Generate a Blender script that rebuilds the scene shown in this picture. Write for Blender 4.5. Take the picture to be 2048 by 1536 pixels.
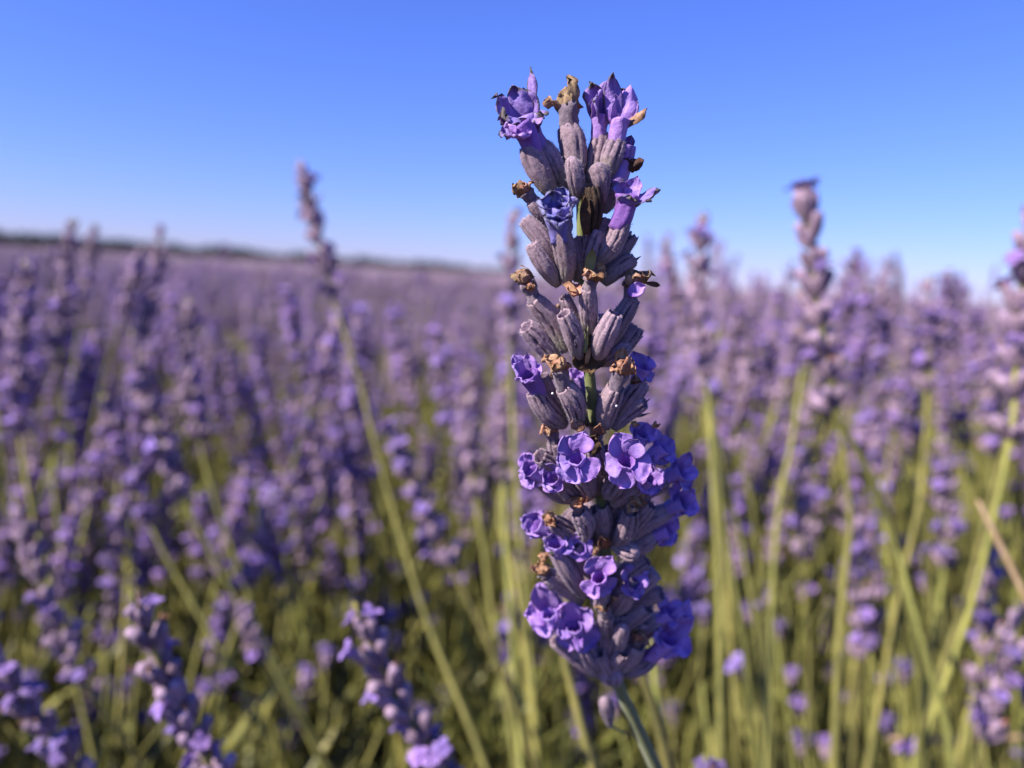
import bpy, math, random
import numpy as np
from mathutils import Vector, Matrix, noise

for o in list(bpy.data.objects):
    bpy.data.objects.remove(o)
sc = bpy.context.scene
COL = sc.collection
rng = random.Random(7)
F_PX = 1547.0                      # focal length in photograph pixels (2048 wide)

# ------------------------------------------------------------------ camera
cam_d = bpy.data.cameras.new("camera")
cam = bpy.data.objects.new("camera", cam_d)
COL.objects.link(cam)
cam_d.sensor_width = 36.0
cam_d.lens = F_PX / 2048 * 36.0
cam_d.clip_start = 0.005
cam_d.clip_end = 4000
CAM = Vector((0, 0, 0.62))
pitch, roll = math.radians(-8.0), math.radians(3.4)
fwd = Vector((0, math.cos(pitch), math.sin(pitch)))
r0 = Vector((1, 0, 0)); u0 = r0.cross(fwd)
cx = r0 * math.cos(roll) + u0 * math.sin(roll)
cy = -r0 * math.sin(roll) + u0 * math.cos(roll)
cam.matrix_world = Matrix(((cx.x, cy.x, -fwd.x, CAM.x), (cx.y, cy.y, -fwd.y, CAM.y), (cx.z, cy.z, -fwd.z, CAM.z), (0, 0, 0, 1)))
cam_d.dof.use_dof = True
cam_d.dof.focus_distance = 0.0745
cam_d.dof.aperture_fstop = 17.0
sc.camera = cam

# ------------------------------------------------------------------ light
SUN_EL, SUN_AZ = math.radians(40), math.radians(62)       # azimuth: to the left of straight behind the camera
sun_dir = Vector((-math.cos(SUN_EL) * math.sin(SUN_AZ), -math.cos(SUN_EL) * math.cos(SUN_AZ), math.sin(SUN_EL)))
w = bpy.data.worlds.new("World"); sc.world = w; w.use_nodes = True
nt = w.node_tree; nt.nodes.clear()
sky = nt.nodes.new("ShaderNodeTexSky"); sky.sky_type = 'NISHITA'; sky.sun_disc = False
sky.sun_elevation = SUN_EL; sky.sun_rotation = math.atan2(sun_dir.x, sun_dir.y)
sky.altitude = 400; sky.air_density = 1.3; sky.dust_density = 0.0; sky.ozone_density = 8.0
tint = nt.nodes.new("ShaderNodeMix"); tint.data_type = 'RGBA'; tint.blend_type = 'MULTIPLY'
tint.inputs[0].default_value = 1.0
tint.inputs[7].default_value = (0.77, 0.80, 1.58, 1)
bg = nt.nodes.new("ShaderNodeBackground"); bg.inputs[1].default_value = 0.068
wo = nt.nodes.new("ShaderNodeOutputWorld")
nt.links.new(sky.outputs[0], tint.inputs[6]); nt.links.new(tint.outputs[2], bg.inputs[0]); nt.links.new(bg.outputs[0], wo.inputs[0])
sl = bpy.data.lights.new("sun", 'SUN'); sl.energy = 5.0; sl.angle = math.radians(0.5); sl.color = (1.0, 0.95, 0.88)
so = bpy.data.objects.new("sun", sl); COL.objects.link(so)
so.rotation_euler = sun_dir.to_track_quat('Z', 'Y').to_euler()
sc.view_settings.view_transform = 'Standard'; sc.view_settings.look = 'None'
sc.view_settings.exposure = 0.95; sc.view_settings.gamma = 1.0; sc.view_settings.use_curve_mapping = False
sc.cycles.use_denoising = True
sc.cycles.max_bounces = 6; sc.cycles.transparent_max_bounces = 4; sc.cycles.transmission_bounces = 4
sc.cycles.caustics_reflective = False; sc.cycles.caustics_refractive = False

# ------------------------------------------------------------------ pixel <-> world
def P(px, py, depth):
    x = (px - 1024) / F_PX * depth; y = -(py - 768) / F_PX * depth
    return CAM + cx * x + cy * y + fwd * depth
def proj(p):
    v = Vector(p) - CAM
    d = v.dot(fwd)
    if d < 1e-4: return (0, 0, d)
    return (1024 + v.dot(cx) / d * F_PX, 768 - v.dot(cy) / d * F_PX, d)

# ------------------------------------------------------------------ materials
def new_mat(name):
    m = bpy.data.materials.new(name); m.use_nodes = True
    n = m.node_tree; n.nodes.clear()
    out = n.nodes.new("ShaderNodeOutputMaterial")
    b = n.nodes.new("ShaderNodeBsdfPrincipled")
    n.links.new(b.outputs[0], out.inputs[0])
    return m, n, b, out
def N(n, t, **kw):
    x = n.nodes.new(t)
    for k, v in kw.items(): setattr(x, k, v)
    return x
def mix(n, fac, a, b, blend='MIX'):
    x = N(n, "ShaderNodeMix", data_type='RGBA', blend_type=blend)
    for i, v in ((0, fac), (6, a), (7, b)):
        if isinstance(v, bpy.types.NodeSocket): n.links.new(v, x.inputs[i])
        elif i == 0: x.inputs[0].default_value = v
        else: x.inputs[i].default_value = (*v, 1)
    return x.outputs[2]
def maprange(n, v, a, b, c=0.0, d=1.0, smooth=True):
    x = N(n, "ShaderNodeMapRange")
    if smooth: x.interpolation_type = 'SMOOTHSTEP'
    n.links.new(v, x.inputs[0])
    for i, q in enumerate((a, b, c, d)): x.inputs[i + 1].default_value = q
    return x.outputs[0]
def ap(n):
    a = N(n, "ShaderNodeAttribute", attribute_name="ap")
    s = N(n, "ShaderNodeSeparateXYZ"); n.links.new(a.outputs[1], s.inputs[0])
    return s.outputs
def noise_tex(n, scale, detail=3, rough=0.6, coord=3):
    t = N(n, "ShaderNodeTexCoord"); x = N(n, "ShaderNodeTexNoise")
    n.links.new(t.outputs[coord], x.inputs[0])
    x.inputs['Scale'].default_value = scale; x.inputs['Detail'].default_value = detail; x.inputs['Roughness'].default_value = rough
    return x.outputs[0]
def bump(n, b, h, strength, dist):
    x = N(n, "ShaderNodeBump"); x.inputs['Strength'].default_value = strength; x.inputs['Distance'].default_value = dist
    n.links.new(h, x.inputs['Height']); n.links.new(x.outputs[0], b.inputs['Normal'])
def vary(n, col, lo=0.75, hi=1.25):
    oi = N(n, "ShaderNodeObjectInfo")
    hs = N(n, "ShaderNodeHueSaturation")
    n.links.new(col, hs.inputs['Color'])
    n.links.new(maprange(n, oi.outputs['Random'], 0, 1, lo, hi, False), hs.inputs['Value'])
    mm = N(n, "ShaderNodeMath", operation='FRACT'); m2 = N(n, "ShaderNodeMath", operation='MULTIPLY'); m2.inputs[1].default_value = 7.31
    n.links.new(oi.outputs['Random'], m2.inputs[0]); n.links.new(m2.outputs[0], mm.inputs[0])
    n.links.new(maprange(n, mm.outputs[0], 0, 1, 0.485, 0.515, False), hs.inputs['Hue'])
    return hs.outputs[0]

def calyx_mat(name, body, groove, base, tipc, rough=0.75, fuzz=0.45, lo=0.82, hi=1.18):
    m, n, b, out = new_mat(name)
    u, v, rib = ap(n)[0:3]
    c = mix(n, maprange(n, rib, 0.1, 0.9), groove, body)
    c = mix(n, maprange(n, v, 0.02, 0.36), base, c)
    c = mix(n, maprange(n, v, 0.84, 1.0, 0, 0.75), c, tipc)
    sp = noise_tex(n, 2600, 3, 0.7)
    c = mix(n, maprange(n, sp, 0.35, 0.75, 0.0, 0.55), c, tuple(x * 0.42 for x in groove))
    big = noise_tex(n, 420, 2)
    c = mix(n, maprange(n, big, 0.35, 0.7, 0, 0.4), c, tuple(x * 1.25 for x in body))
    c = vary(n, c, lo, hi)
    n.links.new(c, b.inputs['Base Color'])
    b.inputs['Roughness'].default_value = rough; b.inputs['Specular IOR Level'].default_value = 0.25
    b.inputs['Sheen Weight'].default_value = fuzz; b.inputs['Sheen Roughness'].default_value = 0.45
    b.inputs['Sheen Tint'].default_value = (0.85, 0.8, 0.95, 1)
    bump(n, b, noise_tex(n, 5200, 3, 0.75), 0.65, 0.00018)
    return m
def petal_mat(name, col, deep, edge=None, transl=0.38, edge_amt=0.0, glint=0.35, lo=0.85, hi=1.15):
    m, n, b, out = new_mat(name)
    u, v, r = ap(n)[0:3]
    absu = N(n, "ShaderNodeMath", operation='ABSOLUTE'); n.links.new(u, absu.inputs[0])
    c = mix(n, maprange(n, v, 0.0, 0.45), deep, col)
    mid = maprange(n, absu.outputs[0], 0.0, 0.28, 0.45, 0.0)          # darker vein down the middle
    c = mix(n, mid, c, deep)
    nz = noise_tex(n, 900, 3, 0.6)
    c = mix(n, maprange(n, nz, 0.4, 0.75, 0, 0.35), c, tuple(min(1, x * 1.3 + 0.05) for x in col))
    if edge:
        mx = N(n, "ShaderNodeMath", operation='MAXIMUM')
        n.links.new(absu.outputs[0], mx.inputs[0]); n.links.new(v, mx.inputs[1])
        ad = N(n, "ShaderNodeMath", operation='ADD'); n.links.new(mx.outputs[0], ad.inputs[0])
        n.links.new(maprange(n, noise_tex(n, 700, 2), 0.3, 0.7, -0.16, 0.1), ad.inputs[1])
        c = mix(n, maprange(n, ad.outputs[0], 0.86 - edge_amt, 0.97), c, edge)
    c = vary(n, c, lo, hi)
    n.links.new(c, b.inputs['Base Color'])
    b.inputs['Roughness'].default_value = 0.55; b.inputs['Specular IOR Level'].default_value = glint
    b.inputs['Sheen Weight'].default_value = 0.15
    bump(n, b, noise_tex(n, 2600, 3, 0.7), 0.5, 0.00025)
    t = N(n, "ShaderNodeBsdfTranslucent"); n.links.new(c, t.inputs[0])
    ms = N(n, "ShaderNodeMixShader"); ms.inputs[0].default_value = transl
    n.links.new(b.outputs[0], ms.inputs[1]); n.links.new(t.outputs[0], ms.inputs[2]); n.links.new(ms.outputs[0], out.inputs[0])
    return m
def mottled(name, a, c2, scale, rough=0.8, bs=0.5, bd=0.0002, transl=0.0, lo=0.8, hi=1.2, sheen=0.0):
    m, n, b, out = new_mat(name)
    c = mix(n, maprange(n, noise_tex(n, scale, 4, 0.65), 0.33, 0.68), a, c2)
    c = vary(n, c, lo, hi)
    n.links.new(c, b.inputs['Base Color'])
    b.inputs['Roughness'].default_value = rough; b.inputs['Specular IOR Level'].default_value = 0.3
    b.inputs['Sheen Weight'].default_value = sheen
    if bs: bump(n, b, noise_tex(n, scale * 3, 3, 0.7), bs, bd)
    if transl:
        t = N(n, "ShaderNodeBsdfTranslucent"); n.links.new(c, t.inputs[0])
        ms = N(n, "ShaderNodeMixShader"); ms.inputs[0].default_value = transl
        n.links.new(b.outputs[0], ms.inputs[1]); n.links.new(t.outputs[0], ms.inputs[2]); n.links.new(ms.outputs[0], out.inputs[0])
    return m

M = {}
M['calyx'] = calyx_mat("calyx_mauve", (0.33, 0.225, 0.25), (0.050, 0.026, 0.052), (0.23, 0.215, 0.13), (0.40, 0.28, 0.35), fuzz=0.2)
M['calyx_dead'] = calyx_mat("calyx_dead_brown", (0.062, 0.034, 0.020), (0.014, 0.008, 0.006), (0.05, 0.035, 0.02), (0.05, 0.028, 0.014), fuzz=0.05)
M['calyx_bg'] = calyx_mat("calyx_field", (0.40, 0.275, 0.325), (0.15, 0.085, 0.15), (0.30, 0.26, 0.16), (0.40, 0.27, 0.37), fuzz=0.1, lo=0.6, hi=1.25)
M['petal'] = petal_mat("petal_violet", (0.43, 0.25, 0.62), (0.25, 0.10, 0.44), transl=0.30)
M['petal_magenta'] = petal_mat("petal_magenta", (0.27, 0.125, 0.46), (0.21, 0.075, 0.34), transl=0.34)
M['petal_faded'] = petal_mat("petal_faded", (0.35, 0.22, 0.57), (0.20, 0.085, 0.40), edge=(0.14, 0.11, 0.095), edge_amt=0.1, transl=0.30)
M['petal_blue'] = petal_mat("petal_shrivelled", (0.20, 0.175, 0.46), (0.07, 0.055, 0.26), edge=(0.2, 0.18, 0.26), edge_amt=0.12, transl=0.15)
M['petal_bg'] = petal_mat("petal_field", (0.36, 0.225, 0.54), (0.22, 0.105, 0.40), transl=0.3, lo=0.55, hi=1.3)
M['fuzz'] = mottled('fuzz_pale', (0.42, 0.35, 0.40), (0.30, 0.24, 0.30), 900, bs=0, transl=0.3)
M['droplet'] = mottled('resin_droplet', (0.75, 0.72, 0.7), (0.6, 0.58, 0.6), 900, rough=0.05, bs=0)
M['withered'] = mottled("withered_tan", (0.50, 0.295, 0.18), (0.29, 0.125, 0.055), 1100, transl=0.12, lo=0.75, hi=1.25)
M['withered_pale'] = mottled("withered_pale", (0.44, 0.28, 0.175), (0.17, 0.085, 0.042), 1100, transl=0.1)
M['neck'] = mottled("withered_neck", (0.23, 0.17, 0.20), (0.12, 0.08, 0.11), 1600, sheen=0.2)
M['bract'] = mottled("bract_brown", (0.13, 0.065, 0.032), (0.045, 0.024, 0.016), 900, transl=0.1)
M['spur'] = mottled("bracteole_green", (0.10, 0.12, 0.10), (0.06, 0.055, 0.07), 1200)
M['stem'] = mottled("stem_green", (0.215, 0.215, 0.075), (0.15, 0.165, 0.052), 260, bs=0.4, lo=0.85, hi=1.2, sheen=0.15)
M['stem_bg'] = mottled("stem_field", (0.29, 0.262, 0.066), (0.165, 0.16, 0.042), 90, bs=0, lo=0.5, hi=1.3)
M['leaf'] = mottled("leaf_olive", (0.285, 0.255, 0.062), (0.125, 0.130, 0.036), 60, rough=0.4, bs=0, transl=0.22, lo=0.4, hi=1.5)
M['straw'] = mottled("straw_dry", (0.40, 0.27, 0.16), (0.30, 0.19, 0.095), 200, bs=0)
M['soil'] = mottled("soil_brown", (0.075, 0.055, 0.04), (0.035, 0.026, 0.02), 9, bs=0.6, bd=0.02)
M['wood_leaf'] = mottled("wood_foliage", (0.040, 0.052, 0.040), (0.022, 0.030, 0.026), 0.4, bs=0)
M['bark'] = mottled("wood_bark", (0.09, 0.07, 0.055), (0.05, 0.04, 0.03), 3, bs=0)
M['far_field'] = mottled("far_field_purple", (0.30, 0.215, 0.26), (0.17, 0.14, 0.145), 1.2, bs=0.8, bd=0.1)

# ------------------------------------------------------------------ mesh building
class MB:
    def __init__(self): self.V = []; self.F = []; self.A = []; self.MI = []; self.mats = []; self.n = 0
    def add(self, shape, mat, tr=None):
        V, F, A = shape
        V = np.asarray(V, float)
        if tr is not None:
            T = np.array(tr); V = V @ T[:3, :3].T + T[:3, 3]
        if mat not in self.mats: self.mats.append(mat)
        k = self.mats.index(mat)
        self.V.append(V); self.A.append(np.asarray(A, float))
        self.F += [tuple(i + self.n for i in f) for f in F]; self.MI += [k] * len(F)
        self.n += len(V)
    def mesh(self, name, origin=(0, 0, 0)):
        V = np.vstack(self.V) - np.array(origin)
        me = bpy.data.meshes.new(name)
        me.from_pydata(V.tolist(), [], self.F)
        at = me.attributes.new("ap", 'FLOAT_VECTOR', 'POINT')
        at.data.foreach_set("vector", np.vstack(self.A).astype(np.float32).ravel())
        for m in self.mats: me.materials.append(M[m])
        me.polygons.foreach_set("material_index", self.MI)
        me.polygons.foreach_set("use_smooth", [True] * len(self.F))
        return me
    def obj(self, name, parent=None, origin=(0, 0, 0), parent_origin=(0, 0, 0)):
        o = bpy.data.objects.new(name, self.mesh(name, origin))
        COL.objects.link(o)
        if parent: o.parent = parent
        o.location = Vector(origin) - Vector(parent_origin)
        return o
def single(name, shape, mat, parent=None, origin=(0, 0, 0), parent_origin=(0, 0, 0)):
    b = MB(); b.add(shape, mat); return b.obj(name, parent, origin, parent_origin)

def frames(pts):
    pts = [Vector(p) for p in pts]; n = len(pts)
    T = [((pts[min(i + 1, n - 1)] - pts[max(i - 1, 0)]).normalized()) for i in range(n)]
    a = Vector((1, 0, 0)) if abs(T[0].x) < 0.8 else Vector((0, 1, 0))
    X = (a - T[0] * a.dot(T[0])).normalized(); out = []
    for i in range(n):
        X = (X - T[i] * X.dot(T[i])).normalized()
        out.append((X.copy(), T[i].cross(X), T[i]))
    return pts, out
def sweep(pts, radii, segs, mod=None, cap=True, inner=0):
    """tube along pts; mod(i, th) -> (radial factor, axial shift, rib value)"""
    pts = [Vector(p) for p in pts]
    _, fr = frames(pts[:len(pts) - inner]); fr += [fr[-1]] * inner
    n = len(pts); V = []; A = []; F = []
    for i in range(n):
        X, Y, T = fr[i]
        for k in range(segs):
            th = 2 * math.pi * k / segs
            f, ax, rb = mod(i, th) if mod else (1, 0, 0.5)
            r = radii[i] * f
            p = pts[i] + X * (math.cos(th) * r) + Y * (math.sin(th) * r) + T * ax
            V.append(p[:]); A.append((k / segs, i / (n - 1), rb))
    for i in range(n - 1):
        for k in range(segs):
            k2 = (k + 1) % segs
            F.append((i * segs + k, i * segs + k2, (i + 1) * segs + k2, (i + 1) * segs + k))
    if cap:
        for i, rev in ((0, True), (n - 1, False)):
            V.append(pts[i][:]); A.append((0, i / (n - 1), 0.5)); c = len(V) - 1
            for k in range(segs):
                k2 = (k + 1) % segs
                F.append((i * segs + k2, i * segs + k, c) if rev else (i * segs + k, i * segs + k2, c))
    return V, F, A
def resample(pts, n):
    """smooth curve (Catmull-Rom) through pts, n points"""
    pts = [Vector(p) for p in pts]
    if len(pts) == 2: return [pts[0].lerp(pts[1], i / (n - 1)) for i in range(n)]
    q = [pts[0] * 2 - pts[1]] + pts + [pts[-1] * 2 - pts[-2]]
    out = []
    for i in range(n):
        t = i / (n - 1) * (len(pts) - 1); k = min(int(t), len(pts) - 2); t -= k
        a, b, c, d = q[k:k + 4]
        out.append(0.5 * ((2 * b) + (c - a) * t + (2 * a - 5 * b + 4 * c - d) * t * t + (3 * b - a - 3 * c + d) * t ** 3))
    return out
def interp(x, xs, ys):
    return float(np.interp(x, xs, ys))

def calyx_shape(base, tip, r, seed, bud=False, rings=18, ribs=9, per=8, amp=0.20, bend=0.08):
    rg = random.Random(seed)
    base, tip = Vector(base), Vector(tip); L = (tip - base).length
    side = Vector((rg.uniform(-1, 1), rg.uniform(-1, 1), rg.uniform(-1, 1))) * (L * bend)
    pts, rad = [], []
    xs = [0, .06, .22, .5, .74, .88, .96, 1.0]
    ys = [.42, .56, .80, .98, .97, .88, .78, .68]
    if bud: xs, ys = [0, .08, .25, .5, .75, .88, .96, 1.0], [.36, .5, .76, 1.0, .97, .80, .50, .10]
    belly = rg.uniform(-.06, .08)
    for i in range(rings):
        v = i / (rings - 1)
        v = 1 - (1 - v) ** 1.25
        pts.append(base.lerp(tip, v) + side * math.sin(math.pi * v)); rad.append(r * interp(v + belly * math.sin(math.pi * v), xs, ys))
    ph = rg.uniform(0, 6.28); s = Vector((rg.uniform(0, 50), rg.uniform(0, 50), rg.uniform(0, 50)))
    teeth = [rg.uniform(0.2, 1.4) for _ in range(ribs)]
    deep = [rg.uniform(0.25, 1.25) for _ in range(ribs + 1)]
    inner = 0
    if not bud:           # turn the rim in so that the mouth reads as a hollow
        inner = 3
        for q, k in ((0.985, 0.58), (0.90, 0.52), (0.74, 0.42)):
            pts.append(base.lerp(tip, q)); rad.append(r * k)
    def mod(i, th):
        v = min(1, i / (rings - 1))
        a = (ribs * th / 6.28318 + ph) % ribs; k = int(a); fr = a - k
        nz = noise.noise(s + Vector((math.cos(th) * 1.4, math.sin(th) * 1.4, v * 2.6)))
        nz2 = noise.noise(s * 2 + Vector((math.cos(th) * 5, math.sin(th) * 5, v * 12)))
        nz3 = noise.noise(s * 3 + Vector((math.cos(th) * 11, math.sin(th) * 11, v * 30)))
        g = max(0.0, 1 - abs(fr - 0.5 + 0.25 * nz2) / 0.30)        # a narrow groove between broad ribs
        g = g * g * (3 - 2 * g) * deep[k] * min(1, max(0.15, 0.9 + 1.2 * noise.noise(s + Vector((k * 3.3, v * 3.0, 2)))))
        out = i >= rings
        f = 1 - amp * g * (0.3 if out else min(1, v * 3 + 0.25)) + nz * 0.10 + nz2 * 0.035 + nz3 * 0.014
        ax = 0
        if not bud and i >= rings - 2 and not out: ax = (0.6 - g) * teeth[k % ribs] * L * 0.05 * (1 if i == rings - 1 else 0.5)
        return f, ax, (max(0, 1 - g) if not out else 0)
    return sweep(pts, rad, ribs * per, mod, True, inner)

def petal_shape(b, t, nrm, w, cup=0.25, curl=-0.2, ruffle=0.06, seed=0, nu=9, nv=10, th=None, point=0.0, neck=0.42):
    b, t, nrm = Vector(b), Vector(t), Vector(nrm)
    d = t - b; L = d.length; dn = d / L
    n1 = nrm - dn * nrm.dot(dn)
    if n1.length < 1e-6: n1 = dn.orthogonal()
    n1.normalize(); s = dn.cross(n1)
    if th is None: th = w * 0.035
    off = Vector((seed * 1.37 % 40, seed * 2.11 % 37, seed * 0.73 % 29))
    rv = (seed * 0.6180339) % 1
    G = []
    for j in range(nv):
        v = j / (nv - 1); vv = 1 - (1 - v) ** 1.25
        if vv < 0.55: wf = neck + (1 - neck) * math.sin(vv / 0.55 * math.pi / 2)
        else:
            q = (vv - 0.55) / 0.45; wf = (max(0, 1 - q * q)) ** (0.5 + point) * 0.97 + 0.03
        for i in range(nu):
            u = -1 + 2 * i / (nu - 1)
            h = cup * 0.5 * w * wf * (u * u - 0.3) + curl * L * vv * vv
            h += ruffle * w * noise.noise(off + Vector((u * 1.5, vv * 2.6, 0))) * (0.3 + vv) * 2
            h += ruffle * 0.5 * w * noise.noise(off + Vector((u * 4, vv * 6, 5))) * (0.3 + vv)
            x = u * 0.5 * w * wf * (1 + 0.14 * noise.noise(off + Vector((0, vv * 3, u * 2 + 9))))
            ln = vv * L * (1 - 0.10 * u * u * vv + 0.06 * vv * noise.noise(off + Vector((u * 2.2, 3, 3))))
            G.append((b + dn * ln + s * x + n1 * h, u, vv))
    V, A, F = [], [], []
    for sgn in (1, -1):
        for p, u, v in G:
            V.append((p + n1 * (sgn * th * 0.5 * (1.2 - 0.6 * v)))[:]); A.append((u, v, rv))
    m = nu * nv
    for j in range(nv - 1):
        for i in range(nu - 1):
            a = j * nu + i
            F.append((a, a + 1, a + nu + 1, a + nu)); F.append((m + a, m + a + nu, m + a + nu + 1, m + a + 1))
    ring = [i for i in range(nu)] + [j * nu + nu - 1 for j in range(1, nv)] + [(nv - 1) * nu + i for i in range(nu - 2, -1, -1)] + [j * nu for j in range(nv - 2, 0, -1)]
    for q in range(len(ring)):
        a, c = ring[q], ring[(q + 1) % len(ring)]
        F.append((c, a, m + a, m + c))
    return V, F, A
def tube_shape(p0, p1, ra, rb, seed, segs=18, rings=9, flare=1.25, crumple=0.085, open_end=True):
    rg = random.Random(seed); p0, p1 = Vector(p0), Vector(p1); L = (p1 - p0).length
    side = Vector((rg.uniform(-1, 1), rg.uniform(-1, 1), rg.uniform(-1, 1))) * L * 0.06
    pts, rad = [], []
    for i in range(rings):
        v = i / (rings - 1)
        pts.append(p0.lerp(p1, v) + side * math.sin(math.pi * v)); rad.append((ra + (rb - ra) * v) * (1 + (flare - 1) * v ** 4))
    if open_end:
        for q, k in ((0.985, 0.98), (0.8, 0.85), (0.45, 0.7), (0.15, 0.5)):
            pts.append(p0.lerp(p1, q) + side * math.sin(math.pi * q)); rad.append(rb * k)
    s = Vector((rg.uniform(0, 50),) * 3)
    def mod(i, th):
        v = i / rings
        nz = noise.noise(s + Vector((math.cos(th) * 1.8, math.sin(th) * 1.8, v * 3)))
        nz2 = noise.noise(s + Vector((math.cos(th) * 5, math.sin(th) * 5, v * 5 + 7)))
        return 1 + crumple * ((nz * 1.8 + nz2 * 0.9) * (0.5 + v) + 0.55 * math.cos(5 * th + 2 * nz)), 0, 0.5
    V, F, A = sweep(pts, rad, segs, mod, True, 4 if open_end else 0)
    nO = rings * segs
    A = [(a[0] * 2 - 1, (0.30 + 0.35 * min(1, a[1] * 1.4)) if i < nO else 0.0, a[2]) for i, a in enumerate(A)]
    return V, F, A

def thing(name, label, cat, loc, group=None):
    o = bpy.data.objects.new(name, None); COL.objects.link(o)
    o.location = loc; o['label'] = label; o['category'] = cat; o.empty_display_size = 0.01
    if group: o['group'] = group
    return o

# ------------------------------------------------------------------ ground
gb = MB()
s = 3000
gb.add(([(-s, -s, 0), (s, -s, 0), (s, s, 0), (-s, s, 0)], [(0, 1, 2, 3)], [(0, 0, 0)] * 4), 'soil')
ground = gb.obj("ground"); ground['kind'] = 'structure'

# ------------------------------------------------------------------ the large lavender spike in the foreground
AX_Y = [120, 400, 560, 720, 850, 1000, 1080, 1345, 1440, 1536]
AX_X = [1150, 1160, 1166, 1176, 1190, 1203, 1206, 1230, 1268, 1312]
def AX(y): return interp(y, AX_Y, AX_X)
def D(y): return interp(y, [120, 350, 550, 750, 950, 1150, 1350, 1536], [.0735, .0742, .0752, .0778, .0824, .0893, .0985, .1065])
def Q(x, y, dz=0.0): return P(x, y, D(y) + dz * 0.001)
def px(wpx, y): return wpx * D(y) / F_PX

root_main = Vector((0.085, 0.215, 0.0))
main = thing("lavender_stem", "large sharp lavender spike filling the centre, withered tan tips on its upper whorls", "lavender stem", root_main)
axis = [Q(AX(y), y) for y in (330, 400, 560, 720, 850, 1000, 1180, 1345, 1440, 1536)]
dl = (axis[-1] - axis[-3]).normalized()
low = [axis[-1] + dl * 0.016, axis[-1] + dl * 0.045 + Vector((0, 0, -.006)), Vector((0.066, 0.165, 0.33)), Vector((0.082, 0.20, 0.15)), root_main]
pth = resample(axis + low, 70)
single("stem", sweep(pth, [interp(i, [0, 8, 30, 50, 69], [.0002, .00042, .00065, .00085, .0011]) for i in range(70)], 10,
       lambda i, th: (1 + 0.12 * math.cos(4 * th), 0, 0.5)), 'stem', main, root_main, root_main)

seedc = [100]
def sd(): seedc[0] += 1; return seedc[0]
def calyx(tip, base, wpx, dzt, dzb, bud=False, mat='calyx', mname="calyx"):
    b = Q(base[0], base[1], dzb); t = Q(tip[0], tip[1], dzt)
    shp = calyx_shape(b, t, px(wpx * 0.92, base[1]) * 0.5, sd(), bud, ribs=rng.choice((8, 8, 9, 10)))
    mb = MB(); mb.add(shp, mat)
    if mat == 'calyx':
        rh = random.Random(seedc[0]); hv, hf, ha = [], [], []; dn = (t - b).normalized(); Vn = shp[0]; nO = int(len(Vn) * 0.8)
        for _ in range(700):
            p0 = Vector(Vn[rh.randrange(nO)]) + Vector((rh.gauss(0, 1), rh.gauss(0, 1), rh.gauss(0, 1))) * 4e-5
            rad = p0 - b; rad = (rad - dn * rad.dot(dn)).normalized()
            dd = (rad + dn * rh.uniform(-.1, 0.8) + Vector((rh.gauss(0, .25), rh.gauss(0, .25), rh.gauss(0, .25)))).normalized()
            wv = dd.cross(Vector((rh.gauss(0, 1), rh.gauss(0, 1), rh.gauss(0, 1)))).normalized() * 1.6e-5
            k0 = len(hv); ln = rh.uniform(0.00012, 0.00030)
            hv += [(p0 + wv)[:], (p0 - wv)[:], (p0 + dd * ln)[:]]; hf.append((k0, k0 + 1, k0 + 2)); ha += [(0, .5, .5)] * 3
        mb.add((hv, hf, ha), 'fuzz')
    o = mb.obj("calyx", main, b, root_main)
    return o, b, t, (t - b).normalized()
def sub(name, shape, mat, par, at=None):
    o, b = par[0], par[1]
    at = Vector(at if at is not None else par[2])
    return single(name, shape, mat, o, at, b)
def withered(par, cxy, dz, size, mat='withered', n=4, neck=True, neckmat='neck'):
    """shrunken dead corolla: a pinched neck, then a few curled lobes"""
    rg = random.Random(sd()); c = Q(cxy[0], cxy[1], dz); S = px(size, cxy[1])
    t = par[2]; dr = (c - t)
    if dr.length < 1e-5: dr = par[3] * S
    dn = dr.normalized()
    if neck:
        sub("withered_neck", tube_shape(t - par[3] * S * 0.2, c - dn * S * 0.12, S * 0.24, S * 0.27, sd(), 14, 7, 1.15, 0.2, False), neckmat, par)
    sub("withered_corolla", tube_shape(c - dn * S * 0.34, c + dn * S * 0.2, S * 0.2, S * 0.27, sd(), 14, 9, 0.7, 0.5, False), mat, par)
    a = dn.orthogonal().normalized(); bb = dn.cross(a); ph = rg.uniform(0, 6.28)
    for k in range(n):
        th = ph + 6.283 * k / n + rg.uniform(-.3, .3)
        rd = a * math.cos(th) + bb * math.sin(th)
        st = c + rd * S * 0.14 - dn * S * 0.22
        en = st + (rd * rg.uniform(0.25, 0.6) + dn * rg.uniform(0.2, 0.75)) * S * rg.uniform(0.6, 1.0)
        sub("withered_petal", petal_shape(st, en, -rd + dn * 0.2, S * rg.uniform(0.4, 0.62), rg.uniform(0.5, 1.0), rg.uniform(-0.3, 0.5), 0.3, sd(), 7, 8, S * 0.04, neck=0.6), mat, par, st)
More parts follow.
